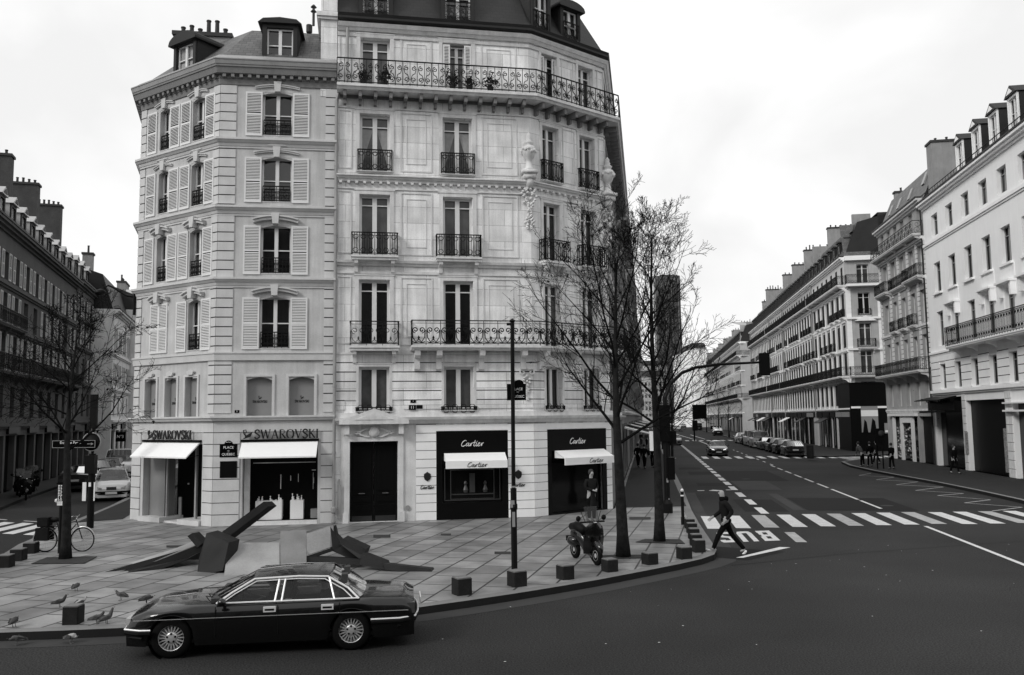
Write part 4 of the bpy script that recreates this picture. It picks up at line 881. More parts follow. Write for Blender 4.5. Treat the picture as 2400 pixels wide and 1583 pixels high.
haus('ornate_stone_house','carved stone house with steep slate attic and dark iron balconies beside the white building',RF(13.3,25.5,.0),19.5,
 [(4.4,6.2,1.0,[1.6,4.0,6.4,8.8,11.0]),(7.0,9.6,1.05,[1.6,4.0,6.4,8.8,11.0]),(10.5,12.9,1.05,[1.6,4.0,6.4,8.8,11.0]),(13.9,16.2,1.05,[1.6,4.0,6.4,8.8,11.0]),(17.05,18.95,.95,[1.3,3.2,5.1,7.0,9.2,11.2])],
 strings=[(4.0,.15,.1),(10.2,.16,.14),(13.6,.2,.2),(16.5,.2,.25)],balc=[(16.95,.1,12.0,.95,.75,'scroll'),(13.85,.1,3.4,.9,.6,'bars'),(13.85,3.5,8.0,.9,.35,'bars'),(13.85,8.2,12,.9,.6,'bars'),(10.45,3.2,4.8,.85,.35,'bars'),(10.45,5.6,7.2,.85,.35,'bars'),(10.45,8.0,9.6,.85,.35,'bars'),(6.95,.1,12.0,.95,.85,'bars')],
 ground=[(1.4,8.2,.14,3.6,'shop_window',M_blackg),(8.6,11.9,.14,3.6,'shop_window',M_black)],wmat=mat('stone_worn',.34,.85,.14,1.3,.08,25,streak=.12),roof=[(.1,19.5),(1.3,22.3),(5,22.6)],rmat=M_slate,extra=ex2,
 chim=[(.0,.5,1.5,3.5,19,23.0,2),(5,7,3.5,4.2,22,23.2,2),(-.5,.0,2.5,3.5,19.0,22.2,3)])
# --- long row beyond the side street
def Rrow(name,label,s0,s1,pitch,seed,chim=(),group='stone houses in the long row beyond the side street',lowb=True,o=0,zc=19.9,rf=23.4,**kw):
    fr=RF(s0,s1,o); L=fr.L; rs=random.Random(seed); n=int(L/pitch); cs=[(i+.5)*L/n for i in range(n)]
    bl=[(16.95,0.1,L-.1,.95,.8,'bars'),(7.65,.1,L-.1,.95,.85,'bars')]
    for i in range(0,n):
        if rs.random()<.75: bl.append((10.5,cs[i]-.75,cs[i]+.75,.9,.45,'bars'))
        if rs.random()<.65: bl.append((13.7,cs[i]-.7,cs[i]+.7,.85,.3,'bars'))
    gr=[]; x=.5
    while x<L-2:
        w_=rs.uniform(2.2,4.2); w_=min(w_,L-x-.4); gr.append((x,x+w_,.14,3.5,'shop_window',rs.choice([M_blackg,M_black,M_glassd]))); x+=w_+rs.uniform(.4,.7)
    def ex(b,f,Mx):
        m=MB(Mx); m.box(.05,f.L-.05,-.06,.02,3.52,4.22); part('shop_fascia',m,M_black,b)
        m=MB(Mx)
        for g in gr:
            if rs.random()<.6: m.box(g[1],g[1]+.45,-.05,.02,.14,3.5,0)
            m.box(g[0]-.1,g[1]+.1,-.18,.02,3.55,4.05,rs.choice([0,0,2]))
            if rs.random()<.4: m.prism([(g[0],-.1,3.5),(g[0],-1.3,2.9),(g[0],-1.3,2.85),(g[0],-.1,3.42)],(g[1]-g[0],0,0),rs.choice([0,1,0]))
        part('shop_canopies',m,[M_black,M_canvas,M_blind],b)
        m=MB(Mx)
        for c in cs:
            for z in (7.2,10.25,13.25,16.3): m.box(c-.75,c+.75,-.1,.02,z-.12,z)
            m.box(c+pitch/2-.12,c+pitch/2+.12,-.06,.02,4.4,16.2) if c<L-pitch else None
        part('window_cornices',m,M_white,b)
        m=MB(Mx)
        for q in range(int(L/4)): x=rs.uniform(0,L-1); m.box(x,x+rs.uniform(.3,.6),rs.uniform(1.4,2.4),rs.uniform(2.5,4),20,rs.uniform(23.6,25.4))
        part('small_chimneys',m,M_chim,b)
        m=MB(Mx); m.tube([(.0,-.12,3.5),(.0,-.12,19.5)],.09,6); part('drainpipe',m,M_zinc,b)
    return haus(name,label,fr,zc-.1,[(4.7,6.9,1.15,cs),(7.8,10.0,1.15,cs),(10.6,12.9,1.15,cs),(13.8,16.1,1.15,cs),(17.05,18.9,.95,cs)],rev=.10,wm=M_zincd,strings=[(4.3,.16,.12),(10.2,.18,.14),(13.4,.18,.14),(16.4,.2,.2)],
      balc=bl,ground=gr,wmat=mat('stone_row_%d'%(seed%3),(.50,.58,.44)[seed%3],.85,.08,1.3,.06,25,streak=.08),tmat=M_white,roof=[(.1,zc),(1.5,rf),(5,rf+.9)],rmat=M_slated if seed%2 else M_slate,
      dorm=[(c,zc+.3,1.0,1.7,'flat',.35) for c in cs[::1]],chim=chim,extra=ex,group=group,**kw)
_q=[26.6,26.1,26.9,25.8,26.4,26.2,26.8]
Rr=lambda s0,s1:[(-.35,.35,1.6+(_q[0]%1),5.2+(_q[1]%1)*1.6,19,_q.pop(0),rnd.randint(5,9))]+([(6.5,7.0,2.5,4.4,22,25.2+rnd.random(),4)] if rnd.random()<.6 else [])
def exc(b,f,Mx):
    pass
R3=Rrow('stone_row_house','stone corner house with angled corner bay and black ground floor beyond the side street',38.5,56,2.25,1,chim=Rr(0,0),sidewalls=False,depth=3.5)
# angled corner bay of that house: a part group of its own facets
fc=Fr(rs_(38.5),rs_(38.5,3.55)); fs=Fr(rs_(38.5,3.55),rs_(50,7.5))
m=MB(); rowsC=[(4.9,7.1,1.3),(7.9,10.2,1.15),(10.7,13.0,1.15),(13.9,16.1,1.15),(17.05,19.0,1.15)]
m.M=fc.mtx(R3.location); wall(m,0,fc.L,0,19.8,[(1.77-w_/2,1.77+w_/2,a,e) for a,e,w_ in rowsC]+[(.3,3.2,.14,4.3)]); m.M=fs.mtx(R3.location); wall(m,0,fs.L,0,19.8,[]); part('corner_bay_wall',m,mat('corner_bay_stone',.40,.85,.12,1.2,.06,25,streak=.12),R3)
for a,e,w_ in rowsC: window(R3,fc,1.77,a,w_,e-a,simple=True,dep=.25)
m=MB(); m.M=Matrix.Translation(-R3.location); PC=[rs_(38.5),rs_(38.5,3.55),rs_(50,7.5)]
for z,pr,h in ((4.4,.15,.2),(10.25,.2,.18),(13.4,.25,.2),(16.7,.8,.2),(19.4,.4,.45)): band(m,PC,z,z+h,pr)
m.M=fc.mtx(R3.location); m.prism([(.7,-.1,13.2),(2.85,-.1,13.2),(1.77,-.1,13.75)],(0,-.2,0)); courses(m,0,.5,4.8,16.5,.4,[],.04,.05); courses(m,fc.L-.5,fc.L,4.8,16.5,.4,[],.04,.05)
part('string_courses',m,M_white,R3)
m=MB(); m.M=Matrix.Translation(-R3.location); skirt(m,PC,.2,19.85,-1.3,23.4,0); r_=offs(PC,1.3); m.poly([(*r_[0],23.4),(*r_[1],23.4),(*r_[2],23.4),(38,96,23.4)]); part('corner_roof',m,M_slate,R3,fix=False)
dormer(R3,fc,1.77,20.0,1.5,2.4,1.4,.2,'flat',gm=mat('bright_glass',.35,.1,.2,2))
balcony(R3,fc,0,fc.L,16.95,.95,.8,'bars',.1,.36); balcony(R3,fc,.0,fc.L,7.65,.95,.85,'bars',.16,.36); balcony(R3,fc,.9,2.65,10.5,.9,.5,'bars',.16,.36); balcony(R3,fc,1.1,2.4,13.75,.7,.2,'bars',.1,.36)
m=MB(); m.M=fc.mtx(R3.location); m.box(-.1,fc.L+.05,-.1,.04,.14,7.0,0); m.M=fs.mtx(R3.location); m.box(-.0,fs.L-.1,-.08,.04,.14,7.0,0); m.M=RF(38.5,44).mtx(R3.location); m.box(.2,5.45,-.1,.04,.14,7.0,0); part('black_shopfront',m,M_black,R3)
m=MB(); m.M=fc.mtx(R3.location); m.box(.9,2.5,-.16,-.11,2.0,4.6,0); m.M=Matrix.Identity(4); m.M=fc.mtx(R3.location)
m.box(.9,2.5,-.17,-.16,3.6,4.2,1); m.prism([(1.0,-.165,2.0),(1.5,-.165,2.0),(1.4,-.165,3.0),(1.2,-.165,3.3)],(0,-.01,0),2); m.prism([(1.7,-.165,2.0),(2.3,-.165,2.0),(2.2,-.165,3.1),(1.95,-.165,3.4)],(0,-.01,0),2)
part('poster',m,[M_blind,M_plinth,M_black],R3)
m=MB(); m.M=fc.mtx(R3.location); m.box(3.05,3.35,-.3,-.11,1.9,2.9,0); m.box(3.07,3.33,-.31,-.3,2.0,2.2,1); part('wall_sign',m,[M_blind,M_plinth],R3)

Rrow('stone_row_house','second stone house of the long row, between two tall party wall chimneys',56.1,78.9,1.9,2,chim=Rr(0,0)+[(10,10.7,1.6,5,20,26.3,7)])
Rrow('stone_row_house','narrow third stone house of the long row, left of the widest one',79.1,92.9,1.75,3,chim=Rr(0,0))
Rrow('stone_row_house','fourth and farthest house of the long row, ending at the second side street',93.1,118,1.8,4,chim=Rr(0,0)+[(11,11.7,1.6,5,20,26.5,7)])
R5=Rrow('distant_corner_house','distant corner house with curved zinc roof, facing down the street past the long row',138,195,2.3,5,chim=[(-.3,.4,1.6,5,19,25.5,5),(20,20.6,2,6,19,25.8,6),(40,40.6,2,6,19,25.8,6)],group='distant houses lining the far end of the street')
fc5=Fr(rs_(138),(rs_(138)[0]+4.6,rs_(138)[1]+.8)); m=MB(); m.M=fc5.mtx(R5.location); wall(m,0,fc5.L,0,19.8,[(1.7,2.9,a,e) for a,e,w_ in rowsC]); m.box(fc5.L-.01,fc5.L,0,14,0,19.8); part('corner_bay_wall',m,mat('corner_bay_stone',.40,.85,.12,1.2,.06,25,streak=.12),R5)
for a,e,w_ in rowsC: window(R5,fc5,2.3,a,1.2,e-a,simple=True,dep=.25)
m=MB(); m.M=fc5.mtx(R5.location)
for z,pr,h in ((4.4,.15,.2),(7.5,.6,.2),(10.25,.3,.18),(13.4,.3,.2),(16.7,.6,.2),(19.4,.4,.45)): m.box(0,fc5.L,-pr,.02,z,z+h)
part('string_courses',m,M_white,R5)
m=MB(); m.M=fc5.mtx(R5.location); m.poly([(0,-.1,19.9),(fc5.L,-.1,19.9),(fc5.L,1.6,23.6),(1,1.6,23.6)]); m.poly([(1,1.6,23.6),(fc5.L,1.6,23.6),(fc5.L,8,25),(1,8,25)]); part('corner_roof',m,M_zinc,R5,fix=False)
for z in (7.7,16.95): balcony(R5,fc5,0,fc5.L,z,.95,.7,'bars',.1,.5)
Rrow('distant_house','pale distant house just left of the distant corner house',195.2,240,2.6,6,chim=[(0,.7,2,7,19,26,5),(22,22.7,2,7,19,26,5)],group='distant houses lining the far end of the street')
Rrow('distant_house','pale distant house with tall chimneys behind the blank white gable',240.2,300,3.2,7,chim=[(0,.7,2,7,19,27,5),(30,30.7,2,7,19,27,5)],group='distant houses lining the far end of the street')
fg=Fr((62.2,290),(66.0,290)); b=haus('gable_house','distant house with tall blank white end wall on the right of the street',fg,27,[],wmat=M_white,depth=40,roof=[(0,27),(.5,28),(3,29)],cz=27)
f2=Fr((66.9,340),(62.2,290.1)); 
Rrow('distant_house','farthest house on the right hand side of the street',300.2,380,4.,8,chim=[(10,11,2,7,19,27,5),(40,41,2,7,19,27,5)],o=-4,group='distant houses lining the far end of the street')
# left side of the main street beyond the limestone building
for i,(s0,s1,h,lb) in enumerate(((16.2,36,19,'dark house next along from the limestone building, seen edge-on behind the trees'),(36.2,62,20,'second dark house behind the trees on the left pavement'),(62.2,110,18,'long dark house far down the left pavement'),(110.2,240,19.5,'farthest dark row on the left side of the main street'))):
    fr=Fr(st(3.94,34.86,s0),st(3.94,34.86,s1)); n=int(fr.L/2.6); cs=[(j+.5)*fr.L/n for j in range(n)][:18]
    def exl(b,f,Mx,i=i):
        m=MB(Mx); m.prism([(2,-.1,3.2),(2,-1.6,2.8),(2,-1.6,2.75),(2,-.1,3.1)],(3,0,0),0); m.box(2,5,-1.62,-1.58,2.45,2.78,0); m.prism([(9,-.1,3.3),(9,-1.6,2.9),(9,-1.6,2.85),(9,-.1,3.2)],(4,0,0),1); part('awning',m,[M_canvas,M_black],b)
    haus('street_house',lb,fr,h,[(4.6,6.6,1,cs),(7.6,9.9,1,cs),(10.8,13,1,cs),(14,16,1,cs)],strings=[(4.1,.2,.2),(10.3,.2,.2),(13.6,.2,.3)],balc=[(7.4,1,fr.L-1,.9,.7,'bars'),(16.3,1,fr.L-1,.9,.7,'bars')] if i<2 else [(7.4,1,fr.L-1,.9,.7,'bars')],ground=[(1+4*j,4+4*j,.14,3.4,'shop_window',M_blackg) for j in range(int(fr.L/4)-1)][:12],
      wmat=mat('shaded_side_stone',.2),roof=[(.1,h),(1.5,h+3.2),(5,h+4)],chim=[(fr.L*.5,fr.L*.5+.6,1,6,h,h+6,7)],extra=exl,group='houses along the left pavement of the main street')  # walls share the side-wall stone, with shade put into its tone
# end of the street and tower
for i,(x0,x1,y,h,lb) in enumerate(((99,116,640,42,'pale block closing the far end of the street, right of the tower'),(108,128,520,34,'grey block just left of the blank white gable'),(84,98,560,30,'low distant block at the foot of the tower'),(118,140,460,30,'lower distant block under the traffic light arm'))):
    fr=Fr((x0,y),(x1,y)); cs=[(j+.5)*fr.L/6 for j in range(6)]; haus('distant_block',lb,fr,h,[(4+4*k,6.5+4*k,1.4,cs) for k in range(int(h/4)-1)],strings=[(6+8*k,.3,.3) for k in range(3)],wmat=mat('far_stone',.4,.9,.15,.3),roof=[(0,h),(2,h+4)],depth=20,group='blocks at the far end of the street')
t=thing('office_tower','single dark glass skyscraper rising behind the bare trees','tower',(260.5,1400,0))
m=MB(); a=math.radians(-6); m.M=Matrix.Rotation(a,4,'Z'); m.prism([(-22,0,0),(-18,-6,0),(0,-9,0),(15,-6,0),(19,0,0),(19,50,0),(-22,50,0)],(0,0,236)); part('tower_body',m,mat('tower_glass',.045,.4,.05,.02,0,1),t)
m=MB(); m.M=Matrix.Rotation(a,4,'Z')
for x,y in ((-12.5,-8.2),(-6,-8.9),(4,-9),(14.6,-6.9),(18.3,-2.0)): m.box(x-.45,x+.45,y-.5,y+.8,3,232)
m.box(3,10,-8.9,-8.0,226,231)
part('facade_fins',m,mat('tower_fin',.16,.5),t)
m=MB(); m.M=Matrix.Rotation(a,4,'Z')
for k in range(56): 
    z=6+k*4.05; m.prism([(-18.1,-6.1,z),(0,-9.12,z),(15.1,-6.12,z),(15.1,-5.9,z),(-18.1,-5.9,z)],(0,0,.6))
part('floor_bands',m,mat('tower_band',.028,.6),t)
m=MB(); m.box(-12,12,10,30,236,240); part('roof_plant',m,mat('tower_band',.028),t)
# ------------------------------------------------------------ left street
LPp=Vector((-27.4,46,0)); la=R(-17.5); LV=Vector((math.sin(la),math.cos(la),0)); LN=Vector((math.cos(la),-math.sin(la),0))
def ls(s,o=0): p=LPp+LV*s-LN*o; return (p.x,p.y)
def LF(s0,s1,o=0): return Fr(ls(s0,o),ls(s1,o))
M_ldark=mat('dark_row_stone',.075,.9,.15,1.2,.1,25,streak=.12); M_lsh=mat('grey_shutter',.55,.7,.08,3)  # one even dark tone for the whole row
def Lhouse(name,label,s0,s1,pitch,seed,zt,rows,balc=(),wm_=None,dm=True,chim=(),shut=True,o=0,rf=None,**kw):
    fr=LF(s0,s1,o); L=fr.L; n=max(1,int(L/pitch)); cs=[(i+.5)*L/n for i in range(n)]; rs=random.Random(seed)
    def ex(b,f,Mx):
        if shut:
            for a,e in rows[1:]:
                for c in cs:
                    if rs.random()<.9: 
                        for x in (c-.98,c+.5): o_=fput('shutter',shutter_mesh(.48,e-a),[M_lsh,M_groove],b,f,x,0,a)
        m=MB(Mx)
        for c in cs[::2]: m.box(c-.9,c+1.6,-.14,.02,3.3,3.8,0)
        part('shop_canopies',m,[M_black],b)
    return haus(name,label,fr,zt,[(a,e,1.0,cs) for a,e in rows],strings=[(rows[0][0]-.5,.2,.2)]+[(a-.35,.16,.18) for a,e in rows[1:]],balc=balc,ground=[(c-1.0,c+1.0,.14,3.2,'shop_window',M_blackg) for c in cs],wmat=wm_ or M_ldark,tmat=wm_ or M_ldark,
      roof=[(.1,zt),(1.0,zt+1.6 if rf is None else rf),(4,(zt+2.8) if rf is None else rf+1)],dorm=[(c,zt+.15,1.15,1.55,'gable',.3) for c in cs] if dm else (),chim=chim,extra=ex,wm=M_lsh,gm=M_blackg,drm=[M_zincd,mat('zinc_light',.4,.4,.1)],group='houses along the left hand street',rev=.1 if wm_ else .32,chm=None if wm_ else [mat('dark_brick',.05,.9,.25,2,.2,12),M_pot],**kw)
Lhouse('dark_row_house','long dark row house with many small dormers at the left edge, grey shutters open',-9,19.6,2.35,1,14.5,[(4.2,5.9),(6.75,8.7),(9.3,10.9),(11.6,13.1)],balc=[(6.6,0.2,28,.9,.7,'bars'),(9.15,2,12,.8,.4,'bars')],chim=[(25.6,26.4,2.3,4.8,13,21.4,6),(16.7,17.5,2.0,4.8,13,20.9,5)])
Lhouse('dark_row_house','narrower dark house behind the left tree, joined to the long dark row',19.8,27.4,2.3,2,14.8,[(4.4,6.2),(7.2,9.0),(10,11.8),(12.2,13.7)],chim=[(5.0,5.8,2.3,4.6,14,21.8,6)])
gfr=Fr(ls(27.6),(ls(27.6)[0]+5.4,ls(27.6)[1]+1.0))
Lhouse('pale_gabled_house','pale steep-roofed house between the left tree and the shuttered corner building',27.6,39,2.3,3,13.6,[(4.4,6.2),(7.0,9.0),(10,12)],wm_=mat('pale_render',.70,.85,.12,1.2,.08,20,streak=.12),chim=[(1.0,1.8,2,2.8,13,18.6,1),(6.5,9,2.4,3.2,13,16.8,4)],rf=16.6,dm=False,o=-1.6)
Lhouse('pale_street_house','pale shuttered house down the left hand street, next to the corner building',39.2,52,2.2,4,15,[(4.4,6.2),(7.0,9.2),(10,12),(12.6,14.2)],wm_=mat('pale_render',.42),chim=[(3,6,2,2.8,15,18.3,6)],o=-2.6,balc=[(6.9,.5,10,.8,.4,'bars')])
Lhouse('pale_street_house','farthest pale house closing the view down the left hand street',52.2,80,2.4,5,14.6,[(4.4,6.2),(7.0,9.2),(10,12),(12.4,14)],wm_=mat('pale_render',.42),o=-4.5,chim=[(6,9,2,2.8,15,18,6)])

for i,(x0,x1,y,h) in enumerate(((62,20,-24,19),(19.8,-18,-27,21),(-18.2,-60,-25,19))):
    fr=Fr((x0,y),(x1,y)); n=int(fr.L/3.4); cs=[(j+.5)*fr.L/n for j in range(n)]
    haus('square_building',['right hand','middle','left hand'][i]+' stone building across the square, behind the viewpoint',fr,h,[(4.6,6.8,1.2,cs),(7.8,10.2,1.2,cs),(11,13.2,1.2,cs),(14,16,1.2,cs)],strings=[(4.1,.2,.2),(10.5,.2,.2),(13.6,.2,.3)],balc=[(7.6,1,fr.L-1,.9,.7,'bars')],ground=[(c-1.3,c+1.3,.14,3.4,'shop_window',M_blackg) for c in cs],wmat=mat('square_stone',.22,.85,.1,1.2),roof=[(.1,h),(1.5,h+3.2),(5,h+4)],group='buildings across the square')
# ------------------------------------------------------------ helpers for placed objects
def px(x,y,Y=None,z=None):
    """world point seen at photo pixel (x,y of 2400x1583), on height z or at distance Y"""
    d=fw+rt*((x-1200)/2000)+up*((791.5-y)/2000)
    t=(z-CAMH)/d.z if z is not None else Y/d.y
    return Vector((0,0,CAMH))+d*t
def skin(vs,es,rad,sub=1,name='body'):
    me=bpy.data.meshes.new(name); me.from_pydata([tuple(v) for v in vs],es,[]); o=bpy.data.objects.new('tmp',me); COL.objects.link(o)
    md=o.modifiers.new('s','SKIN'); sv=me.skin_vertices[0].data
    for i,r_ in enumerate(rad): sv[i].radius=(r_,r_) if not isinstance(r_,tuple) else r_; sv[i].use_root=(i==0)
    md.use_smooth_shade=True
    if sub: s2=o.modifiers.new('u','SUBSURF'); s2.levels=sub; s2.render_levels=sub
    dg=bpy.context.evaluated_depsgraph_get(); dg.update(); r=bpy.data.meshes.new_from_object(o.evaluated_get(dg)); bpy.data.objects.remove(o)
    for p in r.polygons: p.use_smooth=True
    r.name=name; return r
M_skin=mat('skin',.34,.6,.05,8); M_cloth=mat('dark_cloth',.006,.9,.1,8,spec=.05); M_cloth2=mat('charcoal_cloth',.014,.9,.15,8,spec=.05); M_cloth3=mat('grey_cloth',.09,.9,.15,8,spec=.05); M_jean=mat('black_trousers',.006,.9,.1,8,spec=.05); M_shoe=mat('white_shoe',.8,.6,.03,8); M_hair=mat('dark_hair',.02,.7,.2,20); M_shoed=mat('dark_shoe',.01,.6,.05,8)
def person(label,loc,rot,h=1.75,stride=0.,arm=0.,top=M_cloth,legs=M_jean,shoe=M_shoed,hair=M_hair,group=None,coat=False,legpts=None,armpts=None,lean=0.,fingers=False,headturn=0.,sit=False,scarf=None,bald=False,hood=False):
    t=thing('person',label,'person',loc,rot,group); k=h/1.75
    S=lambda p:(p[0]*k,p[1]*k,p[2]*k)
    pel=(0,0,.95); ch=(lean*.35,0,1.22); nk=(lean*.55,0,1.47); 
    P={'pel':pel,'wa':(lean*.15,0,1.08),'ch':ch,'nk':nk}
    hd=(nk[0]+.02,0,1.62); hx,hy=math.cos(headturn),math.sin(headturn)
    sh=[(nk[0]-.01,s*.19,1.42) for s in (1,-1)]
    if armpts is None: armpts=[[(sh[0][0]-arm*.14,.24,1.14),(sh[0][0]-arm*.18+.08+abs(arm)*.05,.23,.90)],[(sh[1][0]+arm*.14,-.24,1.14),(sh[1][0]+arm*.26+.05,-.23,.92)]]
    if legpts is None: legpts=[[(stride*.25,.10,.50),(stride*.42,.10,.09)],[(-stride*.15,-.10,.50),(-stride*.46,-.10,.11+abs(stride)*.06)]]
    def arms(vs,es,rd,base,r0,r1,r2,hands=False):
        for i,s in enumerate((1,-1)):
            a=len(vs); el,wr=armpts[i]; vs+=[sh[i],el,wr]; rd+=[r0,r1,r2]; es+=[(base,a),(a,a+1),(a+1,a+2)]
            if hands:
                d=(Vector(wr)-Vector(el)).normalized(); pl=Vector(wr)+d*.07; vs.append(tuple(pl)); rd.append((.022,.036)); es.append((a+2,a+3))
                if fingers:
                    f=Vector((hx,0,0)); f=(Vector((1,0,0))-d*d.x).normalized()
                    for q in range(4):
                        b0=len(vs); o_=f*(.030-.02*q); L_=(.038,.045,.042,.032)[q]; vs.extend([tuple(pl+o_+d*.03),tuple(pl+o_+d*(.03+L_)+Vector((0,-s*.008,0))),tuple(pl+o_+d*(.05+L_*1.4)+Vector((0,-s*.03,0)))]); rd.extend([.010,.009,.008]); es.extend([(a+3,b0),(b0,b0+1),(b0+1,b0+2)])
                    b0=len(vs); vs.extend([tuple(Vector(wr)+d*.03+f*.035),tuple(Vector(wr)+d*.07+f*.055)]); rd.extend([.012,.010]); es.extend([(a+2,b0),(b0,b0+1)])
                else:
                    b0=len(vs); vs.append(tuple(pl+d*.07)); rd.append((.014,.032)); es.append((a+3,b0))
    def legsk(vs,es,rd,base,rh,rk,ra,foot=False):
        for i,s in enumerate((1,-1)):
            a=len(vs); kn,an=legpts[i]; hip=(0,s*.10,.90) if not sit else (0,s*.1,.93); vs+=[hip,kn,an]; rd+=[rh,rk,ra]; es+=[(base,a),(a,a+1),(a+1,a+2)]
            if foot: vs.append((an[0]+.13,an[1],max(.03,an[2]-.05))); rd.append((.03,.045)); es.append((a+2,a+3))
    # continuous body
    vs=[P['pel'],P['wa'],P['ch'],P['nk']]; es=[(0,1),(1,2),(2,3)]; rd=[(.14,.10),(.13,.095),(.15,.105),(.058,.055)]
    vs+=[(hd[0],0,1.565),(hd[0]+.005,0,1.655),(hd[0]-.005,0,1.72)]; es+=[(3,4),(4,5),(5,6)]; rd+=[(.062,.072),(.076,.094),(.05,.065)]
    a=len(vs); vs+=[(hd[0]+.105*hx,.105*hy,1.625)]; es+=[(5,a)]; rd+=[.014]
    arms(vs,es,rd,2,.055,.042,.030,True); legsk(vs,es,rd,0,.085,.058,.042,True)
    link('body',skin([S(v) for v in vs],es,[tuple(q*k for q in r) if isinstance(r,tuple) else r*k for r in rd]),M_skin,t)
    def cl(name,vs,es,rd,m_): link(name,skin([S(v) for v in vs],es,[tuple(q*k for q in r) if isinstance(r,tuple) else r*k for r in rd],name=name),m_,t)
    vs=[(0,0,.90),P['wa'],P['ch'],(nk[0],0,1.45),(nk[0],0,1.50)]; es=[(0,1),(1,2),(2,3),(3,4)]; rd=[(.175,.125),(.165,.12),(.185,.13),(.09,.085),(.075,.075)]
    if coat: vs+=[(0,0,.55),(0,0,.38)]; es+=[(0,5),(5,6)]; rd+=[(.19,.15),(.21,.17)]
    arms(vs,es,rd,2,.080,.062,.048); cl('jacket',vs,es,rd,top)
    if not coat or True:
        vs=[(0,0,.93),(0,0,.88)]; es=[(0,1)]; rd=[(.155,.115),(.14,.11)]; legsk(vs,es,rd,1,.105,.075,.06); cl('trousers',vs,es,rd,legs)
    for i in (0,1):
        kn,an=legpts[i]; tilt=.0; d=Vector((an[0]-kn[0],0,an[2]-kn[2])).normalized(); f=Vector((-d.z,0,d.x)); f=f if f.x>0 else -f
        a0=Vector(an); link('shoe',skin([S(tuple(a0+d*.02)),S(tuple(a0+d*.055+f*.02)),S(tuple(a0+d*.065+f*.12)),S(tuple(a0+d*.07+f*.19))],[(0,1),(1,2),(2,3)],[.05*k,(.052*k,.045*k),(.045*k,.035*k),(.032*k,.022*k)],name='shoe'),shoe,t)
    if hood:
        m=MB(); m.smooth=True; m.lathe([(.075,.03),(.10,.045),(.125,.02),(.13,-.03),(.11,-.08),(.07,-.09)],(0,0,0),14,cap=False); part('hood',m,legs,t,S((nk[0]-.025,0,1.50)))
    if hair: 
        m=MB(); m.smooth=True; m.lathe([(.02,.118),(.06,.105),(.088,.06),(.095,.0),(.085,-.06),(.05,-.08)] if not bald else [(.02,.112),(.055,.10),(.078,.07),(.088,.02),(.088,-.01)],(0,0,0),12)
        o=part('hair',m,hair,t,S((hd[0]-.02*hx,-.02*hy,1.665))); 
    if fingers:
        m=MB(); 
        for s in (-1,1): m.lathe([(.002,-.008),(.009,0),(.002,.008)],(.086,s*.032,.0),6); m.box(.075,.09,s*.032-.018,s*.032+.018,.018,.026)
        o=part('eyes',m,M_hair,t,S((hd[0],0,1.655)),headturn); m=MB(); m.box(.078,.092,-.022,.022,-.004,.003); part('mouth',m,M_hair,t,S((hd[0],0,1.585)),headturn)
    return t
# ------------------------------------------------------------ cars
def glassmat():
    m=bpy.data.materials.new('car_glass'); m.use_nodes=True; t=m.node_tree; n=t.nodes; l=t.links; n.clear()
    o=n.new('ShaderNodeOutputMaterial'); a=n.new('ShaderNodeBsdfTransparent'); a.inputs[0].default_value=(.42,.42,.42,1); g=n.new('ShaderNodeBsdfGlossy'); g.inputs['Roughness'].default_value=.03; g.inputs[0].default_value=(.8,.8,.8,1)
    f=n.new('ShaderNodeFresnel'); f.inputs[0].default_value=1.45; x=n.new('ShaderNodeMixShader'); l.new(f.outputs[0],x.inputs[0]); l.new(a.outputs[0],x.inputs[1]); l.new(g.outputs[0],x.inputs[2]); l.new(x.outputs[0],o.inputs[0]); return m
M_cglass=glassmat()
M_paintk=mat('car_paint_black',.003,.25,.03,2,0,30,coat=.8,spec=.2); M_paintw_=mat('car_paint_white',.62,.3,.03,2,0,30,coat=.8); M_paints=mat('car_paint_silver',.18,.28,.03,2,0,30,coat=.9,metal=.3); M_paintg=mat('car_paint_grey',.02,.25,.03,2,0,30,coat=1.)
M_chrome=mat('chrome',.85,.08,.02,3,0,20,metal=1.); M_bright=mat('bright_trim',.9,.3,.03,3,0,20,metal=.35); M_tyre=mat('tyre',.005,.8,.1,8,spec=.1); M_alloy=mat('alloy',.55,.35,.05,6,.02,30,metal=.5); M_rub=mat('black_rubber',.004,.6,spec=.15); M_lamp=mat('headlamp_lit',.8,.2,emit=.9); M_lampoff=mat('lamp_lens',.45,.1,.05,6,coat=1); M_taill=mat('tail_lamp',.05,.2,coat=1); M_seat=mat('seat_leather',.03,.6,.1,5); M_plate=mat('number_plate',.55,.5)
def interp(x,pts):
    if x<=pts[0][0]: return pts[0][1]
    for (a,b),(c,d) in zip(pts,pts[1:]):
        if x<=c:
            t=(x-a)/(c-a); t=t*t*(3-2*t)*.5+t*.5; return b+(d-b)*t
    return pts[-1][1]
CARK={}
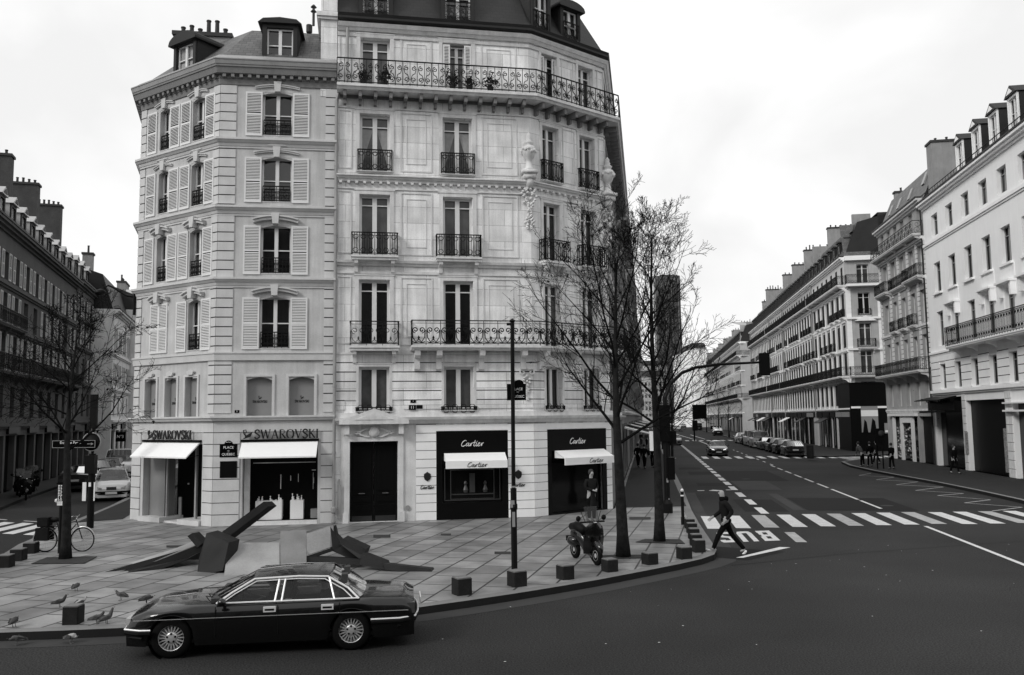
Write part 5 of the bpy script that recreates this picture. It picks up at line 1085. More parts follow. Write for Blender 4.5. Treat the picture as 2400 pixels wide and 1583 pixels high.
def car(label,cat,loc,rot,kind,paint,group=None,lit=False,detail=1,name='parked_car',scale=1.):
    D=dict(saloon=dict(xf=2.16,xr=-2.48,wb=2.87,W=.90,belt=.84,top=[(-2.48,.76),(-2.3,.84),(-1.6,.87),(.7,.845),(1.2,.84),(1.8,.79),(2.08,.70),(2.16,.60)],roof=1.265,xa=.74,xt=.16,xrt=-1.04,xrb=-1.56,wr=.325,tum=.23),
        sedan=dict(xf=2.2,xr=-2.35,wb=2.75,W=.90,belt=.95,top=[(-2.35,.96),(-2.1,1.04),(-1.6,1.04),(.8,.97),(1.4,.92),(2.0,.78),(2.2,.62)],roof=1.43,xa=.95,xt=.1,xrt=-1.0,xrb=-1.85,wr=.32,tum=.24),
        hatch=dict(xf=2.0,xr=-1.95,wb=2.55,W=.87,belt=.98,top=[(-1.95,.95),(-1.8,1.0),(.9,1.0),(1.3,.95),(1.8,.80),(2.0,.60)],roof=1.50,xa=1.0,xt=.1,xrt=-1.5,xrb=-1.86,wr=.31,tum=.2),
        van=dict(xf=2.3,xr=-2.4,wb=3.0,W=.96,belt=1.25,top=[(-2.4,1.25),(1.3,1.25),(1.7,1.15),(2.2,.98),(2.3,.7)],roof=2.0,xa=1.45,xt=.75,xrt=-2.3,xrb=-2.38,wr=.33,tum=.12))[kind]
    xf,xr,W=D['xf'],D['xr'],D['W']; wb=D['wb']/2; xs=[xr+(xf-xr)*i/84 for i in range(85)]
    t=thing(name,label,cat,loc,rot,group); belt=D['belt']
    ra=D['wr']+.03
    def zl(x):
        z=.20
        for c in (-wb,wb):
            if abs(x-c)<ra: z=max(z,D['wr']+math.sqrt(ra*ra-(x-c)**2))
        return z
    def hw(x):
        a=(xf-x)/.75; b=(x-xr)/.6; w_=W
        if a<1: w_-=.17*(1-max(a,0))**2.2
        if b<1: w_-=.11*(1-max(b,0))**2.2
        return w_
    key=(kind,)
    if key not in CARK:
        m=MB(); m.smooth=True; rows=[]
        for x in xs:
            w_=hw(x); z0=zl(x); zt=interp(x,D['top']); s_=zt-.05
            ys=[(w_-.03,z0),(w_,z0+(s_-z0)*.35),(w_+.0,z0+(s_-z0)*.6),(w_-.012,z0+(s_-z0)*.82),(w_-.05,s_-.01),(w_-.12,s_+.028),(w_*.55,zt+.005),(0,zt+.02)]
            rows.append([(x,y,z) for y,z in ys]+[(x,-y,z) for y,z in ys[::-1][1:]])
        n=len(rows[0]); m.add([p for r_ in rows for p in r_],[(i*n+j,i*n+j+1,(i+1)*n+j+1,(i+1)*n+j) for i in range(len(rows)-1) for j in range(n-1)])
        for r_ in (rows[0],rows[-1]): m.add(r_,[tuple(range(n))])
        m.smooth=False; m.box(xr+.1,xf-.15,-W+.28,W-.28,.16,.24); m.box(xr+.3,xf-.3,-W+.1,W-.1,.23,.3)
        body=m.mesh('body'); fixn(body)
        # greenhouse: roof, pillars
        ty=lambda z: W-.09-(z-belt)*D['tum']/(D['roof']-belt)*1.0
        zr=D['roof']-.06
        m=MB(); m.smooth=True; g=[]
        nx=10
        for i in range(nx+1):
            x=D['xrt']+(D['xt']-D['xrt'])*i/nx; u=i/nx; zc=zr+.06*math.sin(math.pi*min(1,max(0,.15+.8*u))); row=[]
            for j in range(9): v=-1+2*j/8; row.append((x+(.06*(1-v*v) if i==nx else 0)-(.05*(1-v*v) if i==0 else 0),v*ty(zr),zr-.012+(zc-zr+.02)*(1-abs(v)**3)))
            g.append(row)
        m.add([p for r_ in g for p in r_],[(i*9+j,i*9+j+1,(i+1)*9+j+1,(i+1)*9+j) for i in range(nx) for j in range(8)])
        up_=[(D['xa'],belt),(D['xa']*.6+D['xt']*.4,belt+(zr-belt)*.42),(D['xt'],zr-.02),(D['xt']*.4+D['xrt']*.6,zr+.0),(D['xrt'],zr-.02),(D['xrt']*.35+D['xrb']*.65,belt+(zr-belt)*.45),(D['xrb'],belt)]
        for s in (-1,1):
            P3=[(x,s*ty(z),z) for x,z in up_]; m.tube(P3,[.022,.02,.02,.018,.02,.03,.03],5)
        roofm=m.mesh('roof')
        m=MB()
        for s in (-1,1):
            sg=[(x,s*(ty(z)-.01),z) for x,z in up_]; m.poly(sg)
        side=m.mesh('side_glass')
        m=MB()
        def pane(xb,xt_,fb,ft,zb):
            r1=[(xb+fb*(1-(v/4-1)**2),(v/4-1)*(W-.12),zb) for v in range(9)]; r2=[(xt_+ft*(1-(v/4-1)**2),(v/4-1)*(ty(zr)-.02),zr) for v in range(9)]
            m.add(r1+r2,[(j,j+1,10+j,9+j) for j in range(8)])
        pane(D['xa']+.02,D['xt']+.02,.22,.06,belt); wsc=m.mesh('windscreen'); m=MB(); pane(D['xrb']-.02,D['xrt']-.02,-.12,-.05,belt+.02); rsc=m.mesh('rear_window')
        m=MB(); 
        for x0 in ((.2,-.75) if kind!='van' else (.9,)):
            for s in (-1,1): m.box(x0-.5,x0-.0,s*.38-.25,s*.38+.25,.35,.55); m.prism([(x0-.5,s*.38-.23,.5),(x0-.36,s*.38-.23,.5),(x0-.50,s*.38-.23,1.02),(x0-.62,s*.38-.23,1.02)],(0,.46,0)); m.box(x0-.60,x0-.50,s*.38-.1,s*.38+.1,1.02,1.18)
        m.box(.55,.85,-.7,.7,.6,.90); m.tube([(.42,.38+.17*math.cos(a_*math.pi/6),.85+.17*math.sin(a_*math.pi/6)) for a_ in range(13)],.014,5); m.box(xr+.4,xf-.6,-W+.14,W-.14,.32,.36); seats=m.mesh('seats')
        # wheel
        r_=D['wr']; m=MB(); m.smooth=True; m.lathe([(r_*.62,-.10),(r_*.9,-.105),(r_,-.07),(r_,.07),(r_*.9,.105),(r_*.62,.10)],(0,0,0),28,axis='y',cap=False); ty_=m.mesh('tyre')
        m=MB(); m.smooth=True; m.lathe([(r_*.60,.085),(r_*.66,.10),(r_*.64,.06),(r_*.5,.02),(r_*.5,-.08)],(0,0,0),28,axis='y',k=0,cap=False); m.lathe([(.001,.09),(r_*.20,.088),(r_*.30,.075),(r_*.30,.04)],(0,0,0),20,axis='y',k=0,cap=False)
        m.smooth=False
        for i in range(20 if kind=='saloon' else 10):
            a_=2*math.pi*i/(20 if kind=='saloon' else 10); old=m.M; m.M=Matrix.Rotation(a_,4,'Y'); wd=.007 if kind=='saloon' else .018; m.prism([(r_*.26,-.0,-wd*1.6),(r_*.26,0,wd*1.6),(r_*.62,0,wd),(r_*.62,0,-wd)],(0,.078,0),0); m.M=old
        m.lathe([(.0,.0),(r_*.62,.0),(r_*.62,-.02)],(0,0,0),20,k=1,axis='y')
        if kind=='saloon':
            for i in range(5): a_=2*math.pi*i/5+.3; m.lathe([(.018,.075),(.018,.0935),(.001,.0935)],(r_*.205*math.cos(a_),0,r_*.205*math.sin(a_)),8,k=1,axis='y')
        rim=m.mesh('rim')
        CARK[key]=(body,roofm,side,wsc,rsc,seats,ty_,rim,up_,ty,zr)
    body,roofm,side,wsc,rsc,seats,ty_,rim,up_,ty,zr=CARK[key]
    def L_(nm,me,mm,p=t,loc=(0,0,0),rot=None,lab=None):
        m0=mm[0] if isinstance(mm,list) else mm
        if me.materials and me.materials[0]!=m0: me=me.copy(); me.materials.clear()
        return link(nm,me,mm,p,loc,rot,lab)
    b_=L_('body',body,paint); L_('roof',roofm,paint); L_('side_windows',side,M_cglass); L_('windscreen',wsc,M_cglass); L_('rear_window',rsc,M_cglass); L_('seats',seats,M_seat)
    for sx in (-wb,wb):
        for s in (1,-1):
            m_='wheel'; o=link('wheel',None,None,t,(sx,s*(W-.155),D['wr']),(0,0,0 if s>0 else math.pi)); 
            link('tyre',ty_,M_tyre,o); link('rim',rim,[M_alloy,M_rub],o)
            # arch liner
    for sx in (-wb,wb): 
        m=MB(); m.lathe([(ra+.01,-(W-.06)),(ra+.01,-(W-.3))],(sx,0,D['wr']),20,axis='y',cap=False); m.lathe([(ra+.01,(W-.3)),(ra+.01,(W-.06))],(sx,0,D['wr']),20,axis='y',cap=False); m.box(sx-ra,sx+ra,-W+.30,W-.30,.22,.6)
        part('wheel_well',m,M_rub,t)
    # bumpers and lamps
    hwf=hw(xf-.02); hwr=hw(xr+.02)
    big=kind=='saloon'
    def bump(x,h_,s,chr):
        m=MB(); wr_=.42 if s>0 else .72
        ps=[(x-s*wr_,-(W-.0),h_),(x-s*.25,-(W-.015),h_),(x+s*.0,-(W*.82),h_),(x+s*.05,-W*.4,h_),(x+s*.06,0,h_),(x+s*.05,W*.4,h_),(x+s*.0,W*.82,h_),(x-s*.25,W-.015,h_),(x-s*wr_,W-.0,h_)]
        m.tube(ps,.042,8,0)
        if chr: m.tube([(p[0]+s*.02*(abs(p[1])<W*.85),p[1]*1.012,p[2]+.045) for p in ps],.016,6,1)
        m.tube([(p[0]-s*.05,p[1]*.96,p[2]-.09) for p in ps[1:-1]],.05,6,0)
        part('bumper',m,[M_rub,M_bright],t)
    bump(xf,.43 if big else .46,1,big); bump(xr,.46 if big else .5,-1,big)
    zf=D['top'][-1][1]
    for s in (1,-1):
        m=MB(); 
        if big:
            m.box(xf-.06,xf+.02,s*.44-.28,s*.44+.28,.53,.635,0)
        else: m.prism([(xf-.35,s*(hwf+.06),.80),(xf-.05,s*(hwf-.12),.70),(xf+.012,s*.42,.66),(xf+.012,s*.44,.56),(xf-.04,s*(hwf-.10),.60),(xf-.33,s*(hwf+.07),.68)],(0,0,.008),0); m.lathe([(.0,.0),(.08,.01),(.07,.04)],(xf+.0,s*.55,.64),10)
        part('headlight',m,M_lamp if lit else M_lampoff,t)
        m=MB(); m.box(xr-.012,xr+.14,s*(hwr-.12)-.12,s*(hwr-.12)+.12,.56,.73); part('tail_light',m,M_taill,t)
        m=MB(); m.smooth=True; m.lathe([(.01,-.07),(.06,-.05),(.07,0),(.06,.05),(.01,.07)],(D['xa']-.12,s*(W+.10),belt+.05),10,axis='y'); m.smooth=False; m.box(D['xa']-.15,D['xa']-.1,s*(W+.0)-.05,s*(W+.0)+.05,belt,belt+.04); part('door_mirror',m,paint if not big else M_paintk,t)
    m=MB(); zg=-.07 if big else 0
    m.box(xf+.005,xf+.02,-.22,.22,.56+zg,.70+zg,0)
    for i in range(12): m.box(xf+.018,xf+.03,-.20+i*.036,-.20+i*.036+.01,.57+zg,.69+zg,1)
    m.box(xf+.012,xf+.028,-.23,.23,.69+zg,.71+zg,1); part('grille',m,[M_rub,M_chrome],t)
    m=MB(); m.box(xf+.10,xf+.115,-.26,.26,.36,.47); part('number_plate',m,M_plate,t); m=MB(); m.box(xr-.13,xr-.11,-.26,.26,.60,.71); part('number_plate',m,M_plate,t)
    if detail>1 or big:
        m=MB()
        for s in (1,-1):
            o_=.026*s
            def sl_(pts,r_=.014): m.tube([(x,s*(ty(z))+o_,z) for x,z in pts],r_,6)
            ins=[(x*.985-.01,z) for x,z in up_]
            sl_([(x,z) for x,z in up_],.017); sl_([(x,z) for x,z in [(a_*.93-.02,belt+(b_-belt)*.90) for a_,b_ in up_]],.010); sl_([(up_[0][0],belt+.005),(up_[-1][0],belt+.005)],.015)
            m.box(-.45,-.35,s*(ty(belt+.18))-.012,s*(ty(belt+.18))+.014,belt,belt+.02); 
            # B pillar and quarter-light bars (leaning with the glass)
            for x0,x1,ww in ((-.19,-.24,.016),(-.30,-.34,.016),(-1.16,-1.06,.015)):
                m.tube([(x0-.0,s*ty(belt)+o_,belt),(x1,s*ty(zr-.03)+o_,zr-.035)],ww,6)
        part('chrome_window_trim',m,M_bright,t)
        for s in (1,-1):
            for xx in (-.12,-1.05): 
                m=MB(); y=s*(W-.004); z=.735; m.box(xx-.10,xx+.10,y-.02,y+.030,z-.042,z+.042,0); m.box(xx-.075,xx+.075,y-.022,y+.034,z-.018,z+.012,1); part('door_handle',m,[M_bright,M_rub],t)
        m=MB()
        for s in (1,-1):
            m.box(xr+.1,xf-.15,s*(W+.0)-.008,s*(W+.0)+.004,.628,.636,0)
            for x_ in (.74,-.25,-1.25): m.box(x_-.006,x_+.006,s*(W+.0)-.006,s*(W+.0)+.0035,.33,.80,1)
        part('coach_line',m,[M_alloy,M_rub],t)
        m=MB(); m.lathe([(.005,0),(.012,.02),(.004,.05)],(xf-.1,0,.74),8)
        for s in (1,-1): m.tube([(D['xa']+.30,s*.1+.1,belt+.01),(D['xa']+.12,s*.1+.5,belt+.07)],.008,4)
        part('wipers',m,M_rub,t)
    return t
mid=(px(400,1545,z=0)+px(822,1525,z=0))/2; dr=(px(400,1545,z=0)-px(822,1525,z=0)); dr.z=0; dr.normalize(); ln=Vector((-dr.y,dr.x,0))
ang=math.atan2(dr.y,dr.x); cc=mid-ln*.84
jag=car('glossy black vintage saloon with chrome window trim passing in the foreground','car',cc,ang,'saloon',M_paintk,detail=2,name='saloon_car')
pd=lambda x,y,z:(cc+dr*x+ln*y+Vector((0,0,z)))
def seated(label,x,y):
    p=pd(x,y,-.50); t=person(label,p,ang,1.70,armpts=[[(.12,.26,1.14),(.34,.2,1.17)],[(.12,-.26,1.14),(.34,-.2,1.17)]],legpts=[[(.42,.12,.98),(.72,.12,.72)],[(.42,-.12,.98),(.72,-.12,.72)]],top=M_cloth2,sit=True); return t
seated('person driving the black vintage saloon, seen dimly through the front window',-.12,.38)
seated('passenger in pale top sitting behind the driver of the black saloon',-.98,.38)['group']='x'
for o in COL.objects:
    if o.get('group')=='x': del o['group']
sN=lambda x,y,a,o=0:px(x,y,z=0)
HD=math.pi/2-AZ   # heading straight up the street as rotation of +x
def R_car(label,x,y,kind,paint,to_us=True,group='cars parked along the right kerb',lit=False,name='parked_car',cat='car',dx=0):
    p=px(x,y,z=0); return car(label,cat,p+SV*dx,HD+(math.pi if to_us else 0),kind,paint,group,lit,name=name)
R_car('dark saloon driving towards the viewer with its headlights lit',1685,1070,'sedan',M_paintg,True,None,True,'moving_car',dx=2)
R_car('pale taxi in the bus lane beside the traffic light post',1583,1044,'sedan',M_paints,True,None,False,'moving_car',dx=2)
R_car('small white car with dark bumper, nearer of two waiting before the far crossing',1587,1011,'hatch',M_paintw_,True,None,False,'moving_car')
R_car('white car farthest down the bus lane',1577,999,'hatch',M_paintw_,True,None,False,'moving_car')
R_car('pale car overtaking beside the two small white cars',1602,1003,'sedan',M_paints,True,None,False,'moving_car')
R_car('black van stopped beyond the traffic island',1637,1009,'van',M_paintk,False,None,False,'moving_car','van')
row=[('dark hatchback with pale rear lights, nearest of the parked row',25.6,80.0,'hatch',M_paintg),('black hatchback, second nearest in the parked row',26.4,85.3,'hatch',M_paintk),('grey hatchback, third nearest in the parked row',27.2,90.4,'hatch',M_paintg),('silver saloon in the middle of the parked row',28.0,96.0,'sedan',M_paints),
 ('white van parked just behind the silver saloon',28.9,102.3,'van',M_paintw_),('second white van in the parked row',29.9,108.6,'van',M_paintw_),('dark car between the far white van and the last pale car',30.8,114.3,'hatch',M_paintk),('white hatchback, farthest of the parked row',31.6,120.0,'hatch',M_paintw_)]
for lb,x,y,k_,p_ in row: car(lb,'van' if k_=='van' else 'car',(x+.3,y,0),HD,k_,p_,'vehicles parked along the right kerb')
for i,(x,y,k_,p_) in enumerate(((40,168,'sedan',M_paintk),(42,176,'hatch',M_paints),(44,186,'sedan',M_paintk))): car(['black car parked just beyond the arrow sign board','pale car second beyond the arrow sign board','dark car third beyond the arrow sign board'][i],'car',(x,y,0),HD,k_,p_,'cars parked beyond the traffic island')
# left street
lh=math.atan2(-LV.y,-LV.x)
p=px(248,1176,z=0); car('white hatchback driving out of the left hand street','car',p+LV*1.9,lh+.12,'hatch',M_paintw_,name='moving_car')
p=px(270,1124,z=0); car('white van following the hatchbacks in the left hand street','van',p+LV*2.2,lh+.05,'van',M_paintw_,name='moving_van',lit=False)
p=px(245,1130,z=0); car('small pale car between the white hatchback and the white van','car',p+LV*2,lh,'hatch',M_paints,name='moving_car')
p=px(140,1158,z=0); car('dark saloon with bright bonnet parked along the left kerb','car',(-25.3,50.5,0),lh+math.pi,'sedan',M_paintg,'cars parked along the left kerb'); car('dark hatchback parked behind the dark saloon on the left','car',(-27.2,57.0,0),lh+math.pi,'hatch',M_paintk,'cars parked along the left kerb'); car('black hatchback parked farthest back on the left kerb','car',(-29.0,63.3,0),lh+math.pi,'hatch',M_paintk,'cars parked along the left kerb')
# ------------------------------------------------------------ two-wheelers
def scooter(label,loc,rot,group=None):
    t=thing('scooter',label,'scooter',loc,rot,group)
    m=MB(); m.smooth=True
    for x in (.62,-.60): m.lathe([(.13,-.045),(.21,-.05),(.235,-.03),(.235,.03),(.21,.05),(.13,.045)],(x,0,.235),20,axis='y',k=0); 
    part('wheels',m,M_tyre,t)
    m=MB(); m.smooth=True
    for x in (.62,-.60): m.lathe([(.0,-.052),(.05,-.05),(.09,-.03),(.13,-.05),(.13,.05),(.09,.03),(.05,.05),(.0,.052)],(x,0,.235),18,axis='y')
    part('rims',m,M_alloy,t)
    link('body',skin([(-.75,0,.62),(-.55,0,.66),(-.2,0,.60),(-.05,0,.36),(.25,0,.28),(.42,0,.42),(.50,0,.75),(.47,0,.98)],[(i,i+1) for i in range(7)],[(.10,.10),(.17,.19),(.14,.17),(.05,.16),(.04,.14),(.05,.10),(.055,.07),(.07,.07)],2),M_paintk,t)
    m=MB(); m.smooth=True; g=[]
    for i in range(9):
        u=i/8; z=.26+u*.78; hw_=.13+.15*math.sin(math.pi*min(1,.25+u*.62)) if u<.9 else .12; x0=.36+.16*math.sin(u*1.7)
        g.append([(x0+.10*(1-(v/3-1)**2)*(1 if u>.1 else .5),(v/3-1)*hw_,z) for v in range(7)])
    m.add([p for r_ in g for p in r_],[(i*7+j,i*7+j+1,(i+1)*7+j+1,(i+1)*7+j) for i in range(8) for j in range(6)]); m.v+=[(a_-.02,b_,c_) for a_,b_,c_ in m.v[:63]]; nf=len(m.f); m.f+=[tuple(q+63 for q in f_) for f_ in m.f[:nf]]; m.m+=[0]*nf; m.sm+=[True]*nf
    part('leg_shield',m,M_paintk,t)
    m=MB(); m.smooth=True; m.lathe([(.02,-.13),(.16,-.12),(.24,-.02),(.24,.06),(.20,.12)],(-.55,.0,.45),14); part('side_panels',m,M_paintk,t)
    m=MB(); m.smooth=True; m.lathe([(.10,-.20),(.28,-.11),(.30,0),(.28,.11),(.10,.20)],(.62,0,.36),16,axis='y') if False else None
    m.tube([(.34,0,.40),(.50,0,.52),(.66,0,.53),(.82,0,.44),(.88,0,.32)],[.06,.095,.10,.08,.03],10); part('mudguard',m,M_paintk,t)
    m=MB(); m.smooth=True; m.tube([(-.78,0,.80),(-.4,0,.84),(-.05,0,.76)],[.10,.13,.10],10); part('seat',m,M_rub,t)
    m=MB(); m.tube([(.40,-.34,1.04),(.46,-.14,1.05),(.48,0,1.02),(.46,.14,1.05),(.40,.34,1.04)],.022,8); m.tube([(.36,-.18,1.05),(.33,-.28,1.3)],.008,5);m.tube([(.36,.18,1.05),(.33,.28,1.3)],.008,5); m.tube([(.47,0,1.0),(.60,0,.3)],.03,8); part('handlebar',m,M_rub,t)
    for s in (-1,1): m=MB(); m.smooth=True; m.lathe([(.01,-.01),(.07,0),(.01,.012)],(0,0,0),12); part('mirror',m,M_rub,t,(.34,s*.36,1.13),(0,math.pi/2,0))
    m=MB(); m.smooth=True; m.lathe([(.0,.0),(.07,.01),(.085,.04),(.06,.1)],(0,0,0),14); part('headlight',m,M_steel,t,(.60,0,.98),(0,-math.pi/2,0))
    m=MB(); m.add([(.44,-.17,1.05),(.44,.17,1.05),(.30,.19,1.42),(.30,-.19,1.42)],[(0,1,2,3)]); part('windshield',m,M_cglass,t)
    m=MB(); m.box(.555,.57,-.05,.05,.80,.86); m.box(.52,.55,-.2,-.12,.68,.72); m.box(.52,.55,.12,.2,.68,.72); m.tube([(.42,-.2,.5),(.5,-.17,.85),(.49,0,.95),(.5,.17,.85),(.42,.2,.5)],.012,5); part('chrome_trim',m,M_chrome,t)
    m=MB(); m.tube([(-.1,.12,.2),(.0,.2,.0)],.014,5); m.box(-.95,-.93,-.1,.1,.42,.55); part('stand',m,M_rub,t)
    return t
scooter('black scooter with chrome trim parked by the first tree, facing the road',px(1376,1322,z=.14)+Vector((.0,.35,0)),R(-68))
ms=[('motorcycle with bright headlamp at the far left edge',(-23.9,42.3),R(-60)),('dark scooter second from the left edge in the parked row',(-25.4,44.3),R(-55)),('dark scooter third from the left edge in the parked row',(-26.0,46.0),R(-50)),('dark scooter nearest the parked dark saloon on the left',(-26.5,47.6),R(-58)),('dark scooter between the third and the nearest to the saloon',(-26.3,46.8),R(-52))]
for lb,(x,y),a_ in ms: scooter(lb,(x,y,.14),a_,'scooters parked along the left pavement')
def bicycle(loc,rot):
    t=thing('bicycle','dark city bicycle with rear panniers leaning by the left tree','bicycle',loc,rot)
    for x in (-.53,.53):
        o=link('wheel',None,None,t,(x,0,.34)); m=MB(); m.tube([(.33*math.cos(a_*math.pi/18),0,.33*math.sin(a_*math.pi/18)) for a_ in range(37)],.018,6,cap=False); part('tyre',m,M_tyre,o)
        m=MB(); 
        for i in range(16): a_=math.pi*i/8; m.tube([(0,.01,0),(.32*math.cos(a_),0,.32*math.sin(a_))],.003,3)
        m.tube([(.305*math.cos(a_*math.pi/18),0,.305*math.sin(a_*math.pi/18)) for a_ in range(37)],.011,4,cap=False); m.lathe([(.02,-.04),(.02,.04)],(0,0,0),8,axis='y'); part('rim',m,M_alloy,o)
    m=MB(); T=lambda ps,r_=.016:m.tube(ps,r_,7)
    T([(-.08,0,.30),(-.22,0,.85)]); T([(-.08,0,.30),(.34,0,.78)]); T([(-.20,0,.75),(.33,0,.86)]); T([(.53,0,.34),(.40,0,.70),(.33,0,.92)]); T([(-.53,.05,.34),(-.08,.04,.30)],.01); T([(-.53,-.05,.34),(-.20,-.03,.74)],.009); T([(-.53,.05,.34),(-.20,.03,.74)],.009); T([(-.08,-.1,.30),(-.08,.1,.30)],.02); T([(-.16,.1,.2),(.0,.1,.4)],.012); m.box(-.75,-.25,-.06,.06,.71,.73)
    part('frame',m,M_paintk,t)
    m=MB(); m.tube([(.25,-.28,.98),(.33,-.2,1.02),(.37,0,1.0),(.33,.2,1.02),(.25,.28,.98)],.012,6); m.tube([(.33,0,.9),(.37,0,1.0)],.014,6); part('handlebar',m,M_chrome,t)
    m=MB(); m.smooth=True; m.tube([(-.36,0,.90),(-.22,0,.92),(-.06,0,.90)],[.08,.07,.025],8); part('saddle',m,M_rub,t)
    for s in (-1,1): m=MB(); m.box(-.74,-.38,s*.09-.05+s*.05,s*.09+.05+s*.05,.34,.70); part('pannier',m,M_cloth2,t)
    m=MB(); m.box(.32,.62,-.16,.16,.94,1.2) if False else m.box(-.72,-.42,-.15,.15,.74,.98); part('basket',m,M_cloth2,t)
    m=MB(); m.tube([(.53+.36*math.cos(a_),0,.34+.36*math.sin(a_)) for a_ in [R(20+12*i) for i in range(11)]],.02,5); m.tube([(-.53+.36*math.cos(a_),0,.34+.36*math.sin(a_)) for a_ in [R(40+12*i) for i in range(12)]],.02,5); part('mudguard',m,M_alloy,t)
bl_,br_=px(112,1294,z=.14),px(186,1293,z=.14); md=(bl_+br_)/2; bicycle(md,math.atan2(br_.y-bl_.y,br_.x-bl_.x))
# ------------------------------------------------------------ granite cubes
def cube(label,x,y,s=.42,rot=0.,h=None):
    s*=.88; h=(h or s)*.92; p=px(x,y,z=.14); t=thing('granite_block',label,'bollard',p+Vector((0,s*.55,0)),rot,'granite cube bollards along the kerb')
    m=MB(); a=s/2; b=.018; m.prism([(-a+b,-a,0),(a-b,-a,0),(a,-a+b,0),(a,a-b,0),(a-b,a,0),(-a+b,a,0),(-a,a-b,0),(-a,-a+b,0)],(0,0,h-b)); part('block',m,M_cube,t)
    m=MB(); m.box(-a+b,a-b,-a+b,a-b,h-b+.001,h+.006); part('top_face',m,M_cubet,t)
for a_ in ((161,1466,.33,0.05,'granite cube at the lower left, nearest the pigeons',.36),(1081,1397,.38,.5,'granite cube just right of the black saloon boot',.38),(1212,1377,.38,.55,'granite cube at the foot of the tall sign pole',.36),(1326,1360,.36,.5,'granite cube between the sign pole and the scooter',.34),(1431,1342,.35,.45,'granite cube beside the scooter front wheel',.32),(1526,1325,.36,.45,'granite cube between the two bare trees on the kerb',.31),(1607,1312,.36,.3,'granite cube by the rounded kerb corner, in front of the short row',.33),
  (1641,1296,.34,.1,'granite cube nearest the walking man, first of the short row',.36),(1634,1280,.34,.05,'second granite cube of the short row behind the walking man',.34),(1629,1265,.34,0,'third granite cube of the short row behind the walking man',.34),(1624,1251,.34,0,'fourth granite cube of the short row behind the walking man',.34),(1619,1240,.34,0,'farthest granite cube of the short row, beside the thin bollard',.34),
  (64,1299,.38,.1,'granite cube just left of the bicycle rear wheel',.33),(34,1316,.38,.1,'granite cube between the bicycle cube and the left picture edge',.34),(3,1332,.38,.1,'granite cube cut by the left picture edge',.34)): cube(a_[4],a_[0],a_[1],a_[2],a_[3],a_[5])
# ------------------------------------------------------------ tilted slab sculpture (plain stand-in)
S=thing('slab_sculpture','sculpture of upheaved dark beams and pale tilted slabs behind the black saloon','sculpture',px(620,1345,z=.14))
Mi=Matrix.Translation(-S.location)
def slab3(name,pts,dv,mats,lab=None):
    m=MB(Mi); m.prism([px(x,y,Y=Y) for x,y,Y in pts],dv); o=part(name,m,mats,S,label=lab); return o
slab3('lifted_slab',[(155,1377,20.6),(187,1357,21.0),(325,1332,21.9),(464,1278,22.6),(480,1300,22.6),(322,1352,21.5)],(.0,.35,-.02),M_bronze)
slab3('lifted_slab_top',[(188,1354,21.1),(325,1330,22.0),(464,1276,22.7),(470,1262,24.2),(330,1318,23.4),(200,1347,22.2)],(0,0,-.06),M_slab2)
slab3('beam',[(505,1258,22.6),(618,1176,23.6),(629,1187,23.6),(520,1270,22.6)],(.15,.28,-.02),M_bronze)
slab3('beam',[(439,1257,22.6),(450,1250,22.7),(474,1274,22.6),(462,1284,22.5)],(.1,.25,0),M_bronze)
slab3('beam',[(466,1312,22.3),(436,1312,22.0),(446,1305,22.3),(478,1290,22.5)],(0,.3,0),M_bronze)
slab3('block',[(484,1250,22.2),(536,1272,21.7),(522,1338,21.2),(462,1348,21.4),(466,1310,21.7)],(.1,.55,.0),M_bronze)
slab3('pale_slab',[(536,1272,22.4),(655,1272,22.6),(656,1400,20.0),(518,1400,20.0)],(0,.06,-.12),M_slab2)
slab3('worn_slab',[(657,1245,23.0),(718,1242,23.1),(718,1400,20.0),(658,1400,20.0)],(0,.06,-.12),mat('worn_slab_stone',.17,.5,.35,.9,.1,25))
slab3('shadow_wedge',[(545,1274,22.5),(650,1274,22.7),(628,1300,22.35)],(0,-.02,.0),M_bronze)  # dark triangle standing for the shadow on the pale slab
slab3('pale_slab',[(718.5,1251,22.4),(774,1234,22.8),(774,1283,22.4),(718.5,1302,22.0)],(.06,.12,0),M_slab2)
slab3('beam',[(774,1234,22.8),(779,1255,22.9),(803,1279,22.6),(850,1305,22.2),(846,1322,21.9),(779,1292,22.4),(773,1283,22.4)],(.1,.3,0),M_bronze)
slab3('beam',[(718,1304,22.0),(775,1285,22.3),(780,1291,22.3),(724,1310,22.0)],(0,.2,-.03),M_bronze)
slab3('beam',[(718,1306,21.9),(846,1311,21.9),(846,1324,21.7),(718,1320,21.7)],(0,.25,0),M_bronze)
slab3('block',[(795,1274,22.4),(804,1263,22.7),(858,1288,22.2),(852,1304,21.9),(842,1310,21.9)],(.05,.4,.03),M_bronze)
slab3('lifted_slab',[(846,1300,21.8),(898,1320,21.5),(903,1336,21.2),(843,1324,21.5)],(.1,.3,.02),M_bronze)
slab3('lifted_slab',[(897,1321,21.4),(1008,1333,21.2),(1019,1352,20.9),(903,1336,21.2)],(.05,.3,-.02),M_bronze)
